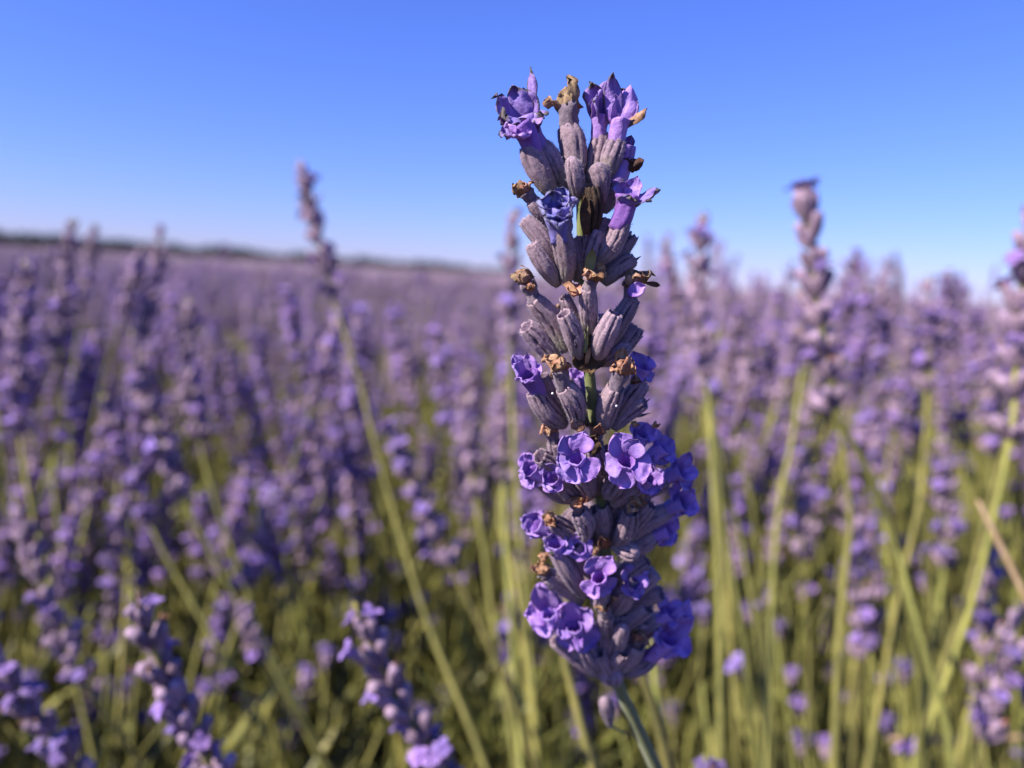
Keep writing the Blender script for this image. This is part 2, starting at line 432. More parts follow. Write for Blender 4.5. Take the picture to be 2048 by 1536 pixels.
def flower(par, m, petals, mat='petal', tube=True, tw=34, face=None, tmat=None, curl=-0.18, cup=0.3):
    """open corolla: tube from the calyx mouth to m, then lobes with tips at the given points (x, y, dz, width)"""
    mp = Q(*m); t = par[2]; ax = (mp - t)
    ax = ax.normalized() if ax.length > 1e-5 else par[3]
    fd = Vector(face) if face is not None else (ax * 0.8 - fwd * 0.6).normalized()
    R = px(tw, m[1]) * 0.5
    if tube:
        sub("flower_tube", tube_shape(t - par[3] * R * 1.2, mp, R * 0.85, R * 0.95, sd(), 28, 12, flare=1.12, crumple=0.22 if mat == BL else 0.085), tmat or mat, par)
    for q in petals:
        x, y, dz, wd = q[:4]; pm = q[4] if len(q) > 4 else mat
        tp = Q(x, y, dz); d = (tp - mp); d2 = d - fd * d.dot(fd)
        st = mp + (d2.normalized() * R * (0.85 if face is not None else 0.62) if d2.length > 1e-6 else Vector()) - fd * R * (0.2 if face is not None else 0.75)
        sub("petal", petal_shape(st, tp, fd, px(wd * (1.08 if face is not None else 1.18), y), cup, curl * rng.uniform(0.3, 1.3), 0.055 if face is not None else (0.17 if pm in (FA, BL) else 0.11), sd(), 11, 12, th=px(1.1, y), neck=0.5 if face is not None else 0.78), pm, par, st)
def bract(b, t, wpx, nrm=None, mat='bract', name="bract", point=0.6, cup=0.5):
    bb, tt = Q(*b), Q(*t)
    single(name, petal_shape(bb, tt, nrm if nrm is not None else -fwd, px(wpx, b[1]), cup, 0.12, 0.10, sd(), 9, 9, px(3, b[1]), point=point, neck=0.5), mat, main, bb, root_main)
def spur(b, t, wpx, mat='spur'):
    bb, tt = Q(*b), Q(*t); mid = (bb + tt) * 0.5 + Vector((0, 0, -1)) * px(3, b[1]); r = px(wpx, b[1]) * 0.5
    single("bracteole", sweep(resample([bb, mid, tt], 7), [r * k for k in (1, .95, .85, .7, .5, .3, .06)], 8), mat, main, bb, root_main)

FA, MG, BL = 'petal_faded', 'petal_magenta', 'petal_blue'
# whorl 1 (top tuft)
p = calyx((1085, 290), (1128, 376), 46, 0.6, 0.3)
flower(p, (1050, 234, 0.4), [(984, 196, 0.2, 46, FA), (1001, 226, -1.6, 48, FA), (1024, 170, 0.5, 46, FA), (1054, 178, 1.2, 42, FA), (1065, 136, 2.0, 22), (1086, 226, -1.0, 46, FA)], FA, tw=44, curl=0.08, cup=-0.35)
p = calyx((1056, 294), (1108, 394), 54, -1.6, -0.6)
flower(p, (1040, 250, -1.9), [(998, 264, -1.6, 40, FA), (1012, 247, -2.6, 40), (1058, 238, -1.0, 40, FA), (1036, 272, -3.6, 44), (1088, 232, -1.2, 20, FA)], 'petal', tw=44, tmat=MG, curl=-0.05)
p = calyx((1136, 254), (1148, 362), 62, 0.8, 0.1)
withered(p, (1134, 204), 0.8, 74, 'withered_pale', 6)
p = calyx((1202, 268), (1182, 368), 48, 1.6, 0.5)
flower(p, (1203, 228, 1.0), [(1181, 162, 0.6, 36, FA), (1196, 178, -0.6, 34), (1216, 158, 1.8, 40), (1188, 196, -0.8, 30, FA)], 'petal', tw=34, curl=0.05, cup=-0.3)
p = calyx((1236, 280), (1214, 352), 50, -0.4, -0.4)
flower(p, (1239, 238, -0.6), [(1222, 147, -0.2, 34, FA), (1262, 170, 0.6, 40), (1244, 176, 1.0, 36, FA), (1296, 219, -0.6, 26, 'withered_pale'), (1276, 200, 0.6, 24, FA), (1230, 190, -1.8, 30)], 'petal', tw=38, curl=0.04, cup=-0.3)
calyx((1141, 312), (1154, 394), 40, -2.6, -1.2, True)
calyx((1194, 325), (1205, 406), 46, -2.0, -1.0, True)
p = calyx((1238, 352), (1206, 424), 44, 0.0, 0.0)
flower(p, (1250, 292, 0.2), [(1262, 270, 0.6, 24, FA), (1240, 272, 1.0, 24, FA)], 'petal', tw=42, tmat='petal')
withered(p, (1268, 330), 0.0, 40, 'bract', 4, False)
p = calyx((1246, 436), (1192, 524), 46, -2.2, -0.8)
flower(p, (1255, 392, -2.2), [(1242, 362, -1.6, 34, FA), (1276, 352, -1.4, 30), (1320, 378, -2.4, 30, FA), (1304, 398, -3.0, 26, FA), (1262, 392, -4.0, 38, FA)], 'petal', tw=44, tmat=MG, curl=-0.05)
p = calyx((1064, 402), (1106, 436), 42, -1.0, -0.4)
withered(p, (1047, 380), -1.2, 46, 'withered', 5)
p = calyx((1120, 452), (1132, 568), 47, -3.0, -1.3)
flower(p, (1113, 410, -3.6), [(1078, 398, -3.4, 36, BL), (1098, 380, -2.8, 34, BL), (1128, 372, -3.0, 30, BL), (1153, 394, -3.6, 34, BL), (1144, 430, -5.4, 38, BL), (1088, 430, -5.2, 38, BL), (1116, 444, -5.8, 44, BL)], BL, tw=50, cup=0.7, curl=0.1)
calyx((1184, 374), (1178, 470), 42, -2.4, -1.2, mat='calyx_dead')
bract((1172, 470, -2.4), (1168, 384, -2.8), 22, mat='bract')
# whorl 2
calyx((1050, 440), (1112, 548), 44, -1.2, -0.5)
calyx((1080, 428), (1122, 534), 42, 0.2, 0)
calyx((1063, 490), (1116, 570), 40, -2.3, -0.9)
calyx((1212, 440), (1182, 530), 48, -0.4, 0)
calyx((1264, 472), (1200, 550), 44, 1.5, 0.5)
calyx((1266, 520), (1206, 568), 42, 0.8, 0.3)
calyx((1168, 470), (1170, 552), 46, -0.8, -0.4); calyx((1196, 462), (1176, 545), 46, -1.4, -0.6); calyx((1150, 476), (1164, 556), 40, -0.6, -0.2)
bract((1176, 548, -2.0), (1186, 492, -2.6), 20, mat='stem', name="bract")
spur((1240, 515, 1.2), (1278, 472, 1.6), 14); spur((1246, 532, 1), (1282, 512, 1.2), 14); spur((1236, 545, 0.8), (1300, 542, 0.8), 14)
bract((1150, 568, -1.6), (1146, 598, -3.0), 34, mat='withered'); bract((1120, 558, -1.6), (1158, 588, -2.6), 14, mat='withered')
# whorl 3
p = calyx((1067, 600), (1132, 704), 50, -1.2, -0.5)
withered(p, (1050, 556), -1.3, 52, 'withered_pale', 5); withered(p, (1060, 572), -2.2, 26, 'withered', 3, False)
p = calyx((1176, 577), (1180, 668), 40, -2.6, -1.0)
withered(p, (1185, 552), -2.9, 46, 'withered', 4)
p = calyx((1266, 598), (1210, 694), 46, -0.6, -0.3)
withered(p, (1266, 558), -0.8, 52, 'withered_pale', 5)
sub("petal", petal_shape(Q(1256, 588, -1.8), Q(1292, 570, -1.8), -fwd, px(28, 580), 0.3, 0, 0.1, sd()), 'petal', p)
sub("petal", petal_shape(Q(1292, 566, -0.8), Q(1322, 571, -0.8), -fwd, px(11, 580), 0.3, 0, 0.1, sd()), 'bract', p)
calyx((1230, 628), (1197, 716), 48, -2.8, -1.1)
calyx((1127, 628), (1157, 716), 44, -2.9, -1.1)
calyx((1130, 596), (1162, 694), 36, -0.6, -0.2)
calyx((1052, 653), (1118, 726), 48, -1.0, -0.4)
calyx((1274, 655), (1206, 718), 46, 1.0, 0.3); calyx((1256, 690), (1200, 728), 40, 0.4, 0.2)
spur((1250, 690, .6), (1287, 672, 1.0), 14); spur((1170, 704, -2.2), (1176, 652, -2.6), 10, 'stem')
bract((1174, 690, -1.3), (1180, 748, -1.5), 66, point=0.2)
bract((1172, 728, -1.9), (1180, 690, -2.4), 10, mat='withered')
# whorl 4
p = calyx((1068, 784), (1130, 850), 48, -1.2, -0.5)
flower(p, (1056, 748, -1.3), [(1026, 708, -0.6, 28), (1030, 728, -2.0, 32), (1054, 708, -0.4, 30), (1078, 728, -1.0, 30), (1044, 756, -2.8, 34)], 'petal', tw=38, tmat=MG)
calyx((1086, 752), (1134, 834), 36, 0.6, 0.2)
p = calyx((1127, 776), (1154, 854), 48, -2.6, -1.1)
withered(p, (1118, 730), -2.9, 52, 'withered', 5)
p = calyx((1231, 775), (1208, 855), 50, -2.6, -1.1)
withered(p, (1247, 732), -2.9, 58, 'withered', 5)
p = calyx((1285, 765), (1226, 848), 46, 0.9, 0.3)
flower(p, (1284, 735, 1.2), [(1272, 704, 1.8, 34), (1298, 712, 2.2, 34), (1306, 762, 0.8, 24), (1262, 728, 2.2, 28)], 'petal', tw=34)
withered(p, (1272, 760), -0.6, 26, 'withered_pale', 3, False)
calyx((1288, 804), (1226, 858), 44, -0.2, 0)
spur((1270, 815, .4), (1302, 796, .8), 10); spur((1262, 830, .4), (1300, 826, .8), 10)
p = calyx((1180, 790), (1186, 848), 34, 3, 1.2)
flower(p, (1158, 752, 3.2), [(1140, 740, 3.2, 22), (1172, 738, 3.2, 22), (1160, 770, 2.6, 24)], 'petal', tw=22)
bract((1150, 858, -2.2), (1164, 838, -2.6), 30, mat='withered_pale', point=0); bract((1192, 868, -2.4), (1202, 844, -2.9), 20, mat='withered', point=0.3, cup=1.0)
# whorl 5 (open flowers)
p = calyx((1154, 936), (1180, 992), 46, -3.4, -1.4)
flower(p, (1153, 916, -4.6), [(1128, 872, -4.0, 44), (1168, 866, -4.0, 46), (1112, 922, -4.8, 44), (1132, 966, -5.6, 50), (1192, 956, -5.6, 50)], tw=30, face=(-fwd * 0.9 + cy * 0.35), curl=-0.12)
p = calyx((1246, 944), (1218, 992), 46, -3.6, -1.5)
flower(p, (1254, 922, -4.8), [(1234, 868, -4.2, 52), (1276, 880, -4.0, 46), (1208, 936, -5.0, 46), (1238, 978, -5.8, 46), (1304, 944, -5.4, 54)], tw=32, face=(-fwd * 0.85 + cy * 0.4 + cx * 0.1), curl=-0.12)
p = calyx((1080, 912), (1140, 990), 46, -1.6, -0.6)
p = calyx((1072, 950), (1142, 1000), 44, -0.8, -0.3)
flower(p, (1062, 940, -1.0), [(1046, 908, -0.6, 34), (1040, 940, -1.4, 32), (1048, 976, -1.6, 36), (1082, 972, -2.2, 36), (1070, 908, -0.2, 30)], tw=30)
p = calyx((1108, 884), (1152, 966), 42, -0.6, 0)
withered(p, (1100, 856), -0.8, 44, 'withered', 5)
p = calyx((1194, 886), (1196, 968), 40, -1.0, 0)
withered(p, (1194, 862), -1.4, 38, 'withered', 4)
p = calyx((1270, 890), (1222, 972), 42, -0.4, 0.2)
flower(p, (1284, 868, -0.4), [(1266, 846, 0.2, 30), (1312, 858, -0.4, 34), (1296, 846, 0.8, 30), (1290, 888, -1.2, 32)], tw=30)
withered(p, (1270, 848), -1, 20, 'withered', 3, False); withered(p, (1310, 850), -1, 20, 'withered', 3, False)
p = calyx((1302, 918), (1228, 990), 46, 0.4, 0.2)
flower(p, (1326, 894, 0.6), [(1314, 858, 1.0, 36), (1348, 880, 1.4, 34), (1354, 916, 0.4, 36), (1322, 930, -0.6, 36)], tw=34)
p = calyx((1330, 962), (1234, 1012), 46, 1.2, 0.4)
flower(p, (1362, 942, 1.4), [(1384, 908, 2.0, 28), (1396, 942, 1.2, 30), (1384, 980, 0.6, 36), (1352, 982, 0.6, 34), (1350, 914, 2.2, 28)], tw=34)
calyx((1186, 890), (1194, 985), 42, -1.6, -0.5); calyx((1216, 900), (1206, 985), 42, -1.4, -0.4)
p = calyx((1116, 962), (1160, 1010), 42, -2.0, -0.8)
flower(p, (1104, 956, -2.8), [(1090, 926, -2.2, 34), (1086, 966, -3.2, 36), (1108, 988, -3.8, 36), (1128, 936, -2.4, 32)], tw=28)
p = calyx((1290, 968), (1226, 1010), 42, -1.6, -0.6)
flower(p, (1302, 958, -2.2), [(1288, 924, -1.6, 36), (1326, 944, -1.8, 36), (1322, 982, -2.8, 38), (1286, 986, -3.4, 34)], tw=28)
bract((1176, 905, -2.4), (1192, 868, -2.8), 40, point=0.2)
# whorl 6
p = calyx((1157, 1022), (1168, 1082), 46, -2.6, -1.2)
withered(p, (1151, 1002), -2.9, 42, 'withered', 4)
p = calyx((1261, 1024), (1230, 1086), 44, -2.6, -1.2)
withered(p, (1271, 1004), -2.9, 38, 'withered', 4)
calyx((1278, 1112), (1222, 1090), 40, -3.4, -1.4, True)
p = calyx((1336, 1022), (1236, 1090), 48, 0.8, 0.3)
flower(p, (1366, 1004, 0.6), [(1346, 976, 1.2, 32), (1390, 982, 1.0, 30), (1400, 1018, 0.2, 36), (1364, 1032, -0.4, 34)], tw=34)
p = calyx((1310, 1070), (1234, 1108), 46, 0.6, 0.2)
flower(p, (1336, 1062, 0.4), [(1320, 1036, 1.0, 30), (1358, 1042, 1.0, 34), (1352, 1086, 0.0, 36), (1326, 1094, -0.6, 30)], tw=32)
p = calyx((1108, 1044), (1166, 1090), 44, -1.2, -0.4)
withered(p, (1098, 1038), -1.8, 34, 'withered', 4)
p = calyx((1092, 1064), (1160, 1100), 42, 0.0, 0)
flower(p, (1072, 1048, -0.2), [(1046, 1036, 0, 34), (1054, 1066, -1.0, 40), (1082, 1024, 0.4, 36), (1082, 1078, -1, 34)], tw=32)
bract((1206, 1094, -2.2), (1200, 1066, -3.0), 20, mat='withered', point=0.6, cup=1.2); bract((1208, 1094, -2.2), (1216, 1068, -2.8), 16, mat='withered', cup=1.2)
calyx((1232, 1000), (1216, 1080), 40, 0.2, 0.1)
calyx((1300, 1010), (1226, 1084), 44, -0.8, 0)
calyx((1204, 1012), (1207, 1082), 36, -0.9, -0.3); calyx((1186, 1020), (1200, 1084), 36, -1.2, -0.4)
p = calyx((1150, 1088), (1182, 1150), 40, -1.6, -0.6)
flower(p, (1160, 1096, -2.8), [(1146, 1070, -2.2, 32), (1182, 1082, -2.6, 34), (1176, 1118, -3.4, 34), (1142, 1116, -3.2, 32)], tw=26)
# whorl 7
p = calyx((1112, 1104), (1168, 1192), 44, -2.2, -0.8)
flower(p, (1112, 1086, -2.6), [(1094, 1074, -2.2, 30, FA), (1130, 1070, -2.2, 32), (1146, 1094, -3.2, 30), (1100, 1106, -3.4, 30, FA)], tw=32)
p = calyx((1094, 1150), (1160, 1206), 44, -1.0, -0.3)
withered(p, (1086, 1140), -1.2, 42, 'withered', 4); withered(p, (1088, 1112), -0.6, 28, 'withered', 3, False)
p = calyx((1200, 1176), (1208, 1222), 42, -3.4, -1.2)
flower(p, (1197, 1154, -4.4), [(1184, 1118, -3.8, 40), (1224, 1116, -3.8, 38), (1172, 1192, -5.2, 40), (1226, 1186, -5.0, 44), (1198, 1196, -5.6, 26)], tw=28, face=(-fwd * 0.9 + cy * 0.3))
p = calyx((1212, 1230), (1222, 1280), 38, -3.4, -1.4)
withered(p, (1207, 1211), -3.6, 40, 'withered', 4)
for t, dz in (((1312, 1146), 0.4), ((1322, 1186), 0.2), ((1292, 1120), -0.6), ((1270, 1150), -1.6), ((1296, 1214), -0.8), ((1254, 1180), -2.2)):
    calyx(t, (1226, t[1] + 56), 46, dz, 0)
p = calyx((1258, 1172), (1226, 1226), 40, -2.4, -0.8)
flower(p, (1268, 1166, -3.0), [(1256, 1134, -2.4, 32), (1294, 1150, -2.4, 34), (1288, 1192, -3.6, 34), (1252, 1192, -4.0, 30)], 'petal', tw=26)
p = calyx((1322, 1238), (1238, 1290), 42, 0.6, 0.2)
flower(p, (1338, 1226, 0.6), [(1326, 1196, 1.2, 32), (1364, 1212, 0.8, 32), (1360, 1248, 0, 34)], tw=28)
# whorl 8 (lowest)
p = calyx((1122, 1250), (1194, 1332), 44, -1.4, -0.5)
flower(p, (1097, 1226, -2.0), [(1078, 1172, -1.4, 46), (1050, 1226, -2.0, 44), (1076, 1268, -2.8, 44), (1122, 1250, -3.2, 40), (1122, 1204, -1.6, 36)], tw=30, curl=-0.05)
p = calyx((1160, 1280), (1208, 1340), 46, -2.6, -1.0)
flower(p, (1148, 1252, -3.2), [(1124, 1208, -2.4, 44), (1176, 1218, -2.6, 46), (1110, 1256, -3.4, 40), (1138, 1300, -4.2, 48), (1192, 1294, -4.0, 50)], tw=30, curl=-0.05)
calyx((1247, 1250), (1238, 1304), 36, -4.2, -1.6, True)
p = calyx((1274, 1290), (1240, 1340), 44, -1.8, -0.8)
withered(p, (1279, 1272), -2.2, 34, 'withered', 4)
p = calyx((1306, 1312), (1240, 1346), 40, -0.8, -0.4)
flower(p, (1338, 1278, -1.2), [(1382, 1212, 0.2, 34), (1384, 1240, -1.0, 32), (1388, 1298, -1.6, 42), (1326, 1318, -2.6, 44), (1316, 1262, -1.8, 42)], tw=34)
for t, dz, bd in (((1110, 1282), -0.6, 0), ((1160, 1312), -2.2, 0), ((1196, 1306), -3.2, 0), ((1248, 1304), -3.2, 0), ((1290, 1314), 0.6, 0), ((1206, 1344), -2.6, 1), ((1234, 1344), -2.8, 1)):
    bb = (1226 if not bd else 1226, 1352 if not bd else 1362)
    calyx(t, bb, 38 if not bd else 34, dz, -0.4, bool(bd))
for t, dz in (((1240, 1226), -0.8), ((1286, 1240), 0.3), ((1210, 1262), -1.4), ((1180, 1270), -0.4), ((1316, 1240), 1.0)):
    calyx(t, (1228, 1330), 44, dz, 0)
p = calyx((1208, 1396), (1220, 1452), 30, -0.6, -0.3, True)
spur((1219, 1450, -0.3), (1272, 1474, 0), 7, 'stem')
for x, y, dz in ((1105, 787, -2.6), (1233, 812, -4.2)):
    c = Q(x, y, dz); r = px(2.4, y)
    single("resin_droplet", sweep([c + cy * (r * math.cos(a)) for a in np.linspace(0.05, 3.09, 9)], [r * math.sin(a) for a in np.linspace(0.05, 3.09, 9)], 10), 'droplet', main, c, root_main)
# the far side of every whorl
for y, wsp in ((400, 46), (560, 60), (712, 64), (850, 66), (990, 84), (1088, 84), (1205, 84), (1340, 88)):
    x = AX(y)
    for k in range(5):
        a = math.radians(25 + 32 * k + rng.uniform(-8, 8))
        tx = x + math.cos(a) * wsp * rng.uniform(0.7, 1.0); ty = y - rng.uniform(60, 95)
        mm = px(wsp, y) * 1000
        pb = calyx((tx, ty), (x + 10 * math.cos(a), y), 44, 0.6 + mm * math.sin(a) * 1.1, 0.5, rng.random() < 0.3)
        if rng.random() < 0.35: withered(pb, (tx + math.cos(a) * 18, ty - 18), 1.0 + mm * math.sin(a) * 1.2, 38, rng.choice(('withered', 'withered_pale')), 3)

# ------------------------------------------------------------------ shared forms for the field
def lo_calyx(L=0.0062, r=0.00125, segs=8, rings=6, bud=False):
    xs, ys = [0, .15, .5, .85, 1], [.4, .7, 1, .95, .75]
    if bud: ys = [.4, .7, 1, .7, .15]
    pts = [Vector((0, 0, L * i / (rings - 1))) for i in range(rings)]
    return sweep(pts, [r * interp(i / (rings - 1), xs, ys) for i in range(rings)], segs, lambda i, th: (1 + 0.1 * math.cos(4 * th), 0, 0.5 + 0.5 * math.cos(4 * th)))
def add_flower(b, mat, z0, size, seed, nu=4, nv=4, tilt=0.5):
    rg = random.Random(seed); R = size * 0.16
    b.add(tube_shape((0, 0, z0 - size * 0.1), (rg.uniform(-.1, .1) * size, rg.uniform(-.1, .1) * size, z0 + size * 0.28), R * 0.8, R, seed, 8, 4, 1.2, 0.05, False), mat)
    c = Vector((0, 0, z0 + size * 0.26)); ph = rg.uniform(0, 6.28)
    for k in range(5):
        th = ph + 6.283 * k / 5; rd = Vector((math.cos(th), math.sin(th), 0))
        tp = c + rd * size * rg.uniform(0.42, 0.6) + Vector((0, 0, size * rg.uniform(-.05, 0.35)))
        b.add(petal_shape(c + rd * R * .8, tp, Vector((0, 0, 1)), size * rg.uniform(0.36, 0.5), 0.3, -0.15, 0.15, seed * 7 + k, nu, nv), mat)
def add_withered(b, z0, size, seed):
    rg = random.Random(seed)
    b.add(tube_shape((0, 0, z0 - size * .2), (0, 0, z0 + size * 0.5), size * .3, size * .24, seed, 7, 4, 1.1, 0.25, False), 'neck')
    for k in range(3):
        th = rg.uniform(0, 6.28); rd = Vector((math.cos(th), math.sin(th), 0)); st = Vector((0, 0, z0 + size * .35))
        b.add(petal_shape(st, st + rd * size * rg.uniform(.2, .5) + Vector((0, 0, size * rg.uniform(.2, .6))), -rd, size * .45, 0.7, 0.3, 0.2, seed * 5 + k, 4, 4), 'withered')
CAL, FLO, WIT = [], [], []
for k in range(3):
    b = MB(); b.add(lo_calyx(0.0062 + 0.0004 * k, 0.00125 + 0.0001 * k, 10, 7), 'calyx_bg'); CAL.append(b.mesh("calyx"))
b = MB(); b.add(lo_calyx(0.0056, 0.0012, 10, 7, True), 'calyx_bg'); CAL.append(b.mesh("calyx"))
for k in range(4):
    b = MB(); add_flower(b, 'petal_bg', 0.006, 0.0064, 31 + k, 5, 5); FLO.append(b.mesh("flower"))
for k in range(2):
    b = MB(); add_withered(b, 0.006, 0.003, 51 + k); WIT.append(b.mesh("withered_flower"))

def rot_to(d, spin=0.0):
    return d.to_track_quat('Z', 'Y').to_matrix().to_4x4() @ Matrix.Rotation(spin, 4, 'Z')
def spike_florets(L, rg, flowering=0.3, sz=1.0):
    """(distance below the tip, azimuth, tilt from the axis, scale, kind) of every floret of a spike of length L"""
    out = []; nw = max(6, int(L / (0.0064 * sz))); s = 0.004 * sz
    step = (L - s) / (nw - 1)
    for k in range(nw):
        n = rg.choice((5, 6, 6, 7)) if k else 5
        ph = rg.uniform(0, 6.28)
        for j in range(n):
            tilt = rg.uniform(8, 22) if k == 0 else rg.uniform(18, 38) + (6 if k > nw * 0.6 else 0)
            r = rg.random()
            kind = 'flower' if r < flowering * (1.3 if k > nw * 0.4 else 0.7) else ('withered' if r < flowering + 0.22 else 'calyx')
            out.append((s + 0.0045 + rg.uniform(-.0012, .0012), ph + 6.283 * j / n + rg.uniform(-.25, .25), math.radians(tilt), sz * rg.uniform(0.85, 1.12) * (0.85 if k == 0 else 1.0), kind))
        s += step * rg.uniform(0.85, 1.12) * (1.0 if k < nw - 2 else 1.2)
    return out
def arc_lookup(path):
    """path tip -> root; returns f(distance) -> (point, upward direction)"""
    d = [0.0]
    for a, b2 in zip(path[:-1], path[1:]): d.append(d[-1] + (b2 - a).length)
    def f(s):
        k = min(max(int(np.searchsorted(d, s)) - 1, 0), len(path) - 2)
        t = (s - d[k]) / max(1e-9, d[k + 1] - d[k])
        return path[k].lerp(path[k + 1], t), (path[k] - path[k + 1]).normalized()
    return f
def stem_shape(path, r0, r1, segs=7):
    n = len(path)
    return sweep(path, [r0 + (r1 - r0) * min(1, i / (n * 0.5)) for i in range(n)], segs, lambda i, th: (1 + 0.1 * math.cos(4 * th), 0, 0.5))
G_NEAR = "single lavender stems standing out around the large spike"
def near_stem(label, tip_to_base, more, L=None, flowering=0.3, sz=1.0, seed=0, bare=False, gap=None, blunt=False):
    """tip_to_base: [(px, py, depth) ...] spike points; more: stem points on from there, also px; then down into the plant"""
    rg = random.Random(seed)
    pts = [P(*q) for q in tip_to_base + more]
    Ls = sum((P(*a) - P(*b2)).length for a, b2 in zip(tip_to_base[:-1], tip_to_base[1:]))
    last = pts[-1]; seg = (pts[-1] - pts[-2]).length; dirn = (pts[-1] - pts[-2]).normalized()
    for q in (0.15, 0.35, 0.6):                 # carry on, bending down towards the ground
        if last.z < 0.12: break
        dirn = (dirn + Vector((0, 0.05, -q))).normalized()
        last = last + dirn * min(max(seg, 0.04), last.z * 0.4); pts.append(last)
    pts.append(Vector((last.x + dirn.x * 0.05, last.y + 0.02, 0.0)))
    path = resample(pts, 48)
    rootp = path[-1].copy()
    t = thing("lavender_stem", label, "lavender stem", rootp, G_NEAR)
    single("stem", stem_shape(path, 0.0005 * sz, 0.00095 * sz, 8), 'stem_bg', t, rootp, rootp)
    f = arc_lookup(path)
    if bare: return t
    fl = spike_florets(Ls, rg, flowering, sz)
    if blunt:                                 # a crowded, flat-topped tip
        for j in range(9): fl.append((0.0075 + 0.001 * (j % 3), j * 0.7, math.radians(13 + 5 * (j % 3)), sz * 1.05, 'flower' if j % 3 == 0 else 'calyx'))
    if gap:                                   # a whorl set apart lower down the stem
        for j in range(7): fl.append((gap, j * 0.9, math.radians(40), sz, 'calyx'))
    for s, az, tl, scl, kind in fl:
        pnt, up = f(s)
        a = up.orthogonal().normalized(); b2 = up.cross(a)
        d = up * math.cos(tl) + (a * math.cos(az) + b2 * math.sin(az)) * math.sin(tl)
        o = bpy.data.objects.new("calyx", rg.choice(CAL if kind == 'calyx' else CAL[:3])); COL.objects.link(o)
        o.parent = t
        o.matrix_local = Matrix.Translation(pnt - rootp + (d - up * d.dot(up)) * 0.0006) @ rot_to(d, rg.uniform(0, 6.28)) @ Matrix.Scale(scl, 4)
        if kind != 'calyx':
            c = bpy.data.objects.new("flower" if kind == 'flower' else "withered_flower", rg.choice(FLO if kind == 'flower' else WIT)); COL.objects.link(c)
            c.parent = o; c.matrix_local = Matrix.Translation((0, 0, .0015)) @ Matrix.Rotation(rg.uniform(-.2, .2), 4, 'X') @ Matrix.Scale(0.8, 4)
    return t

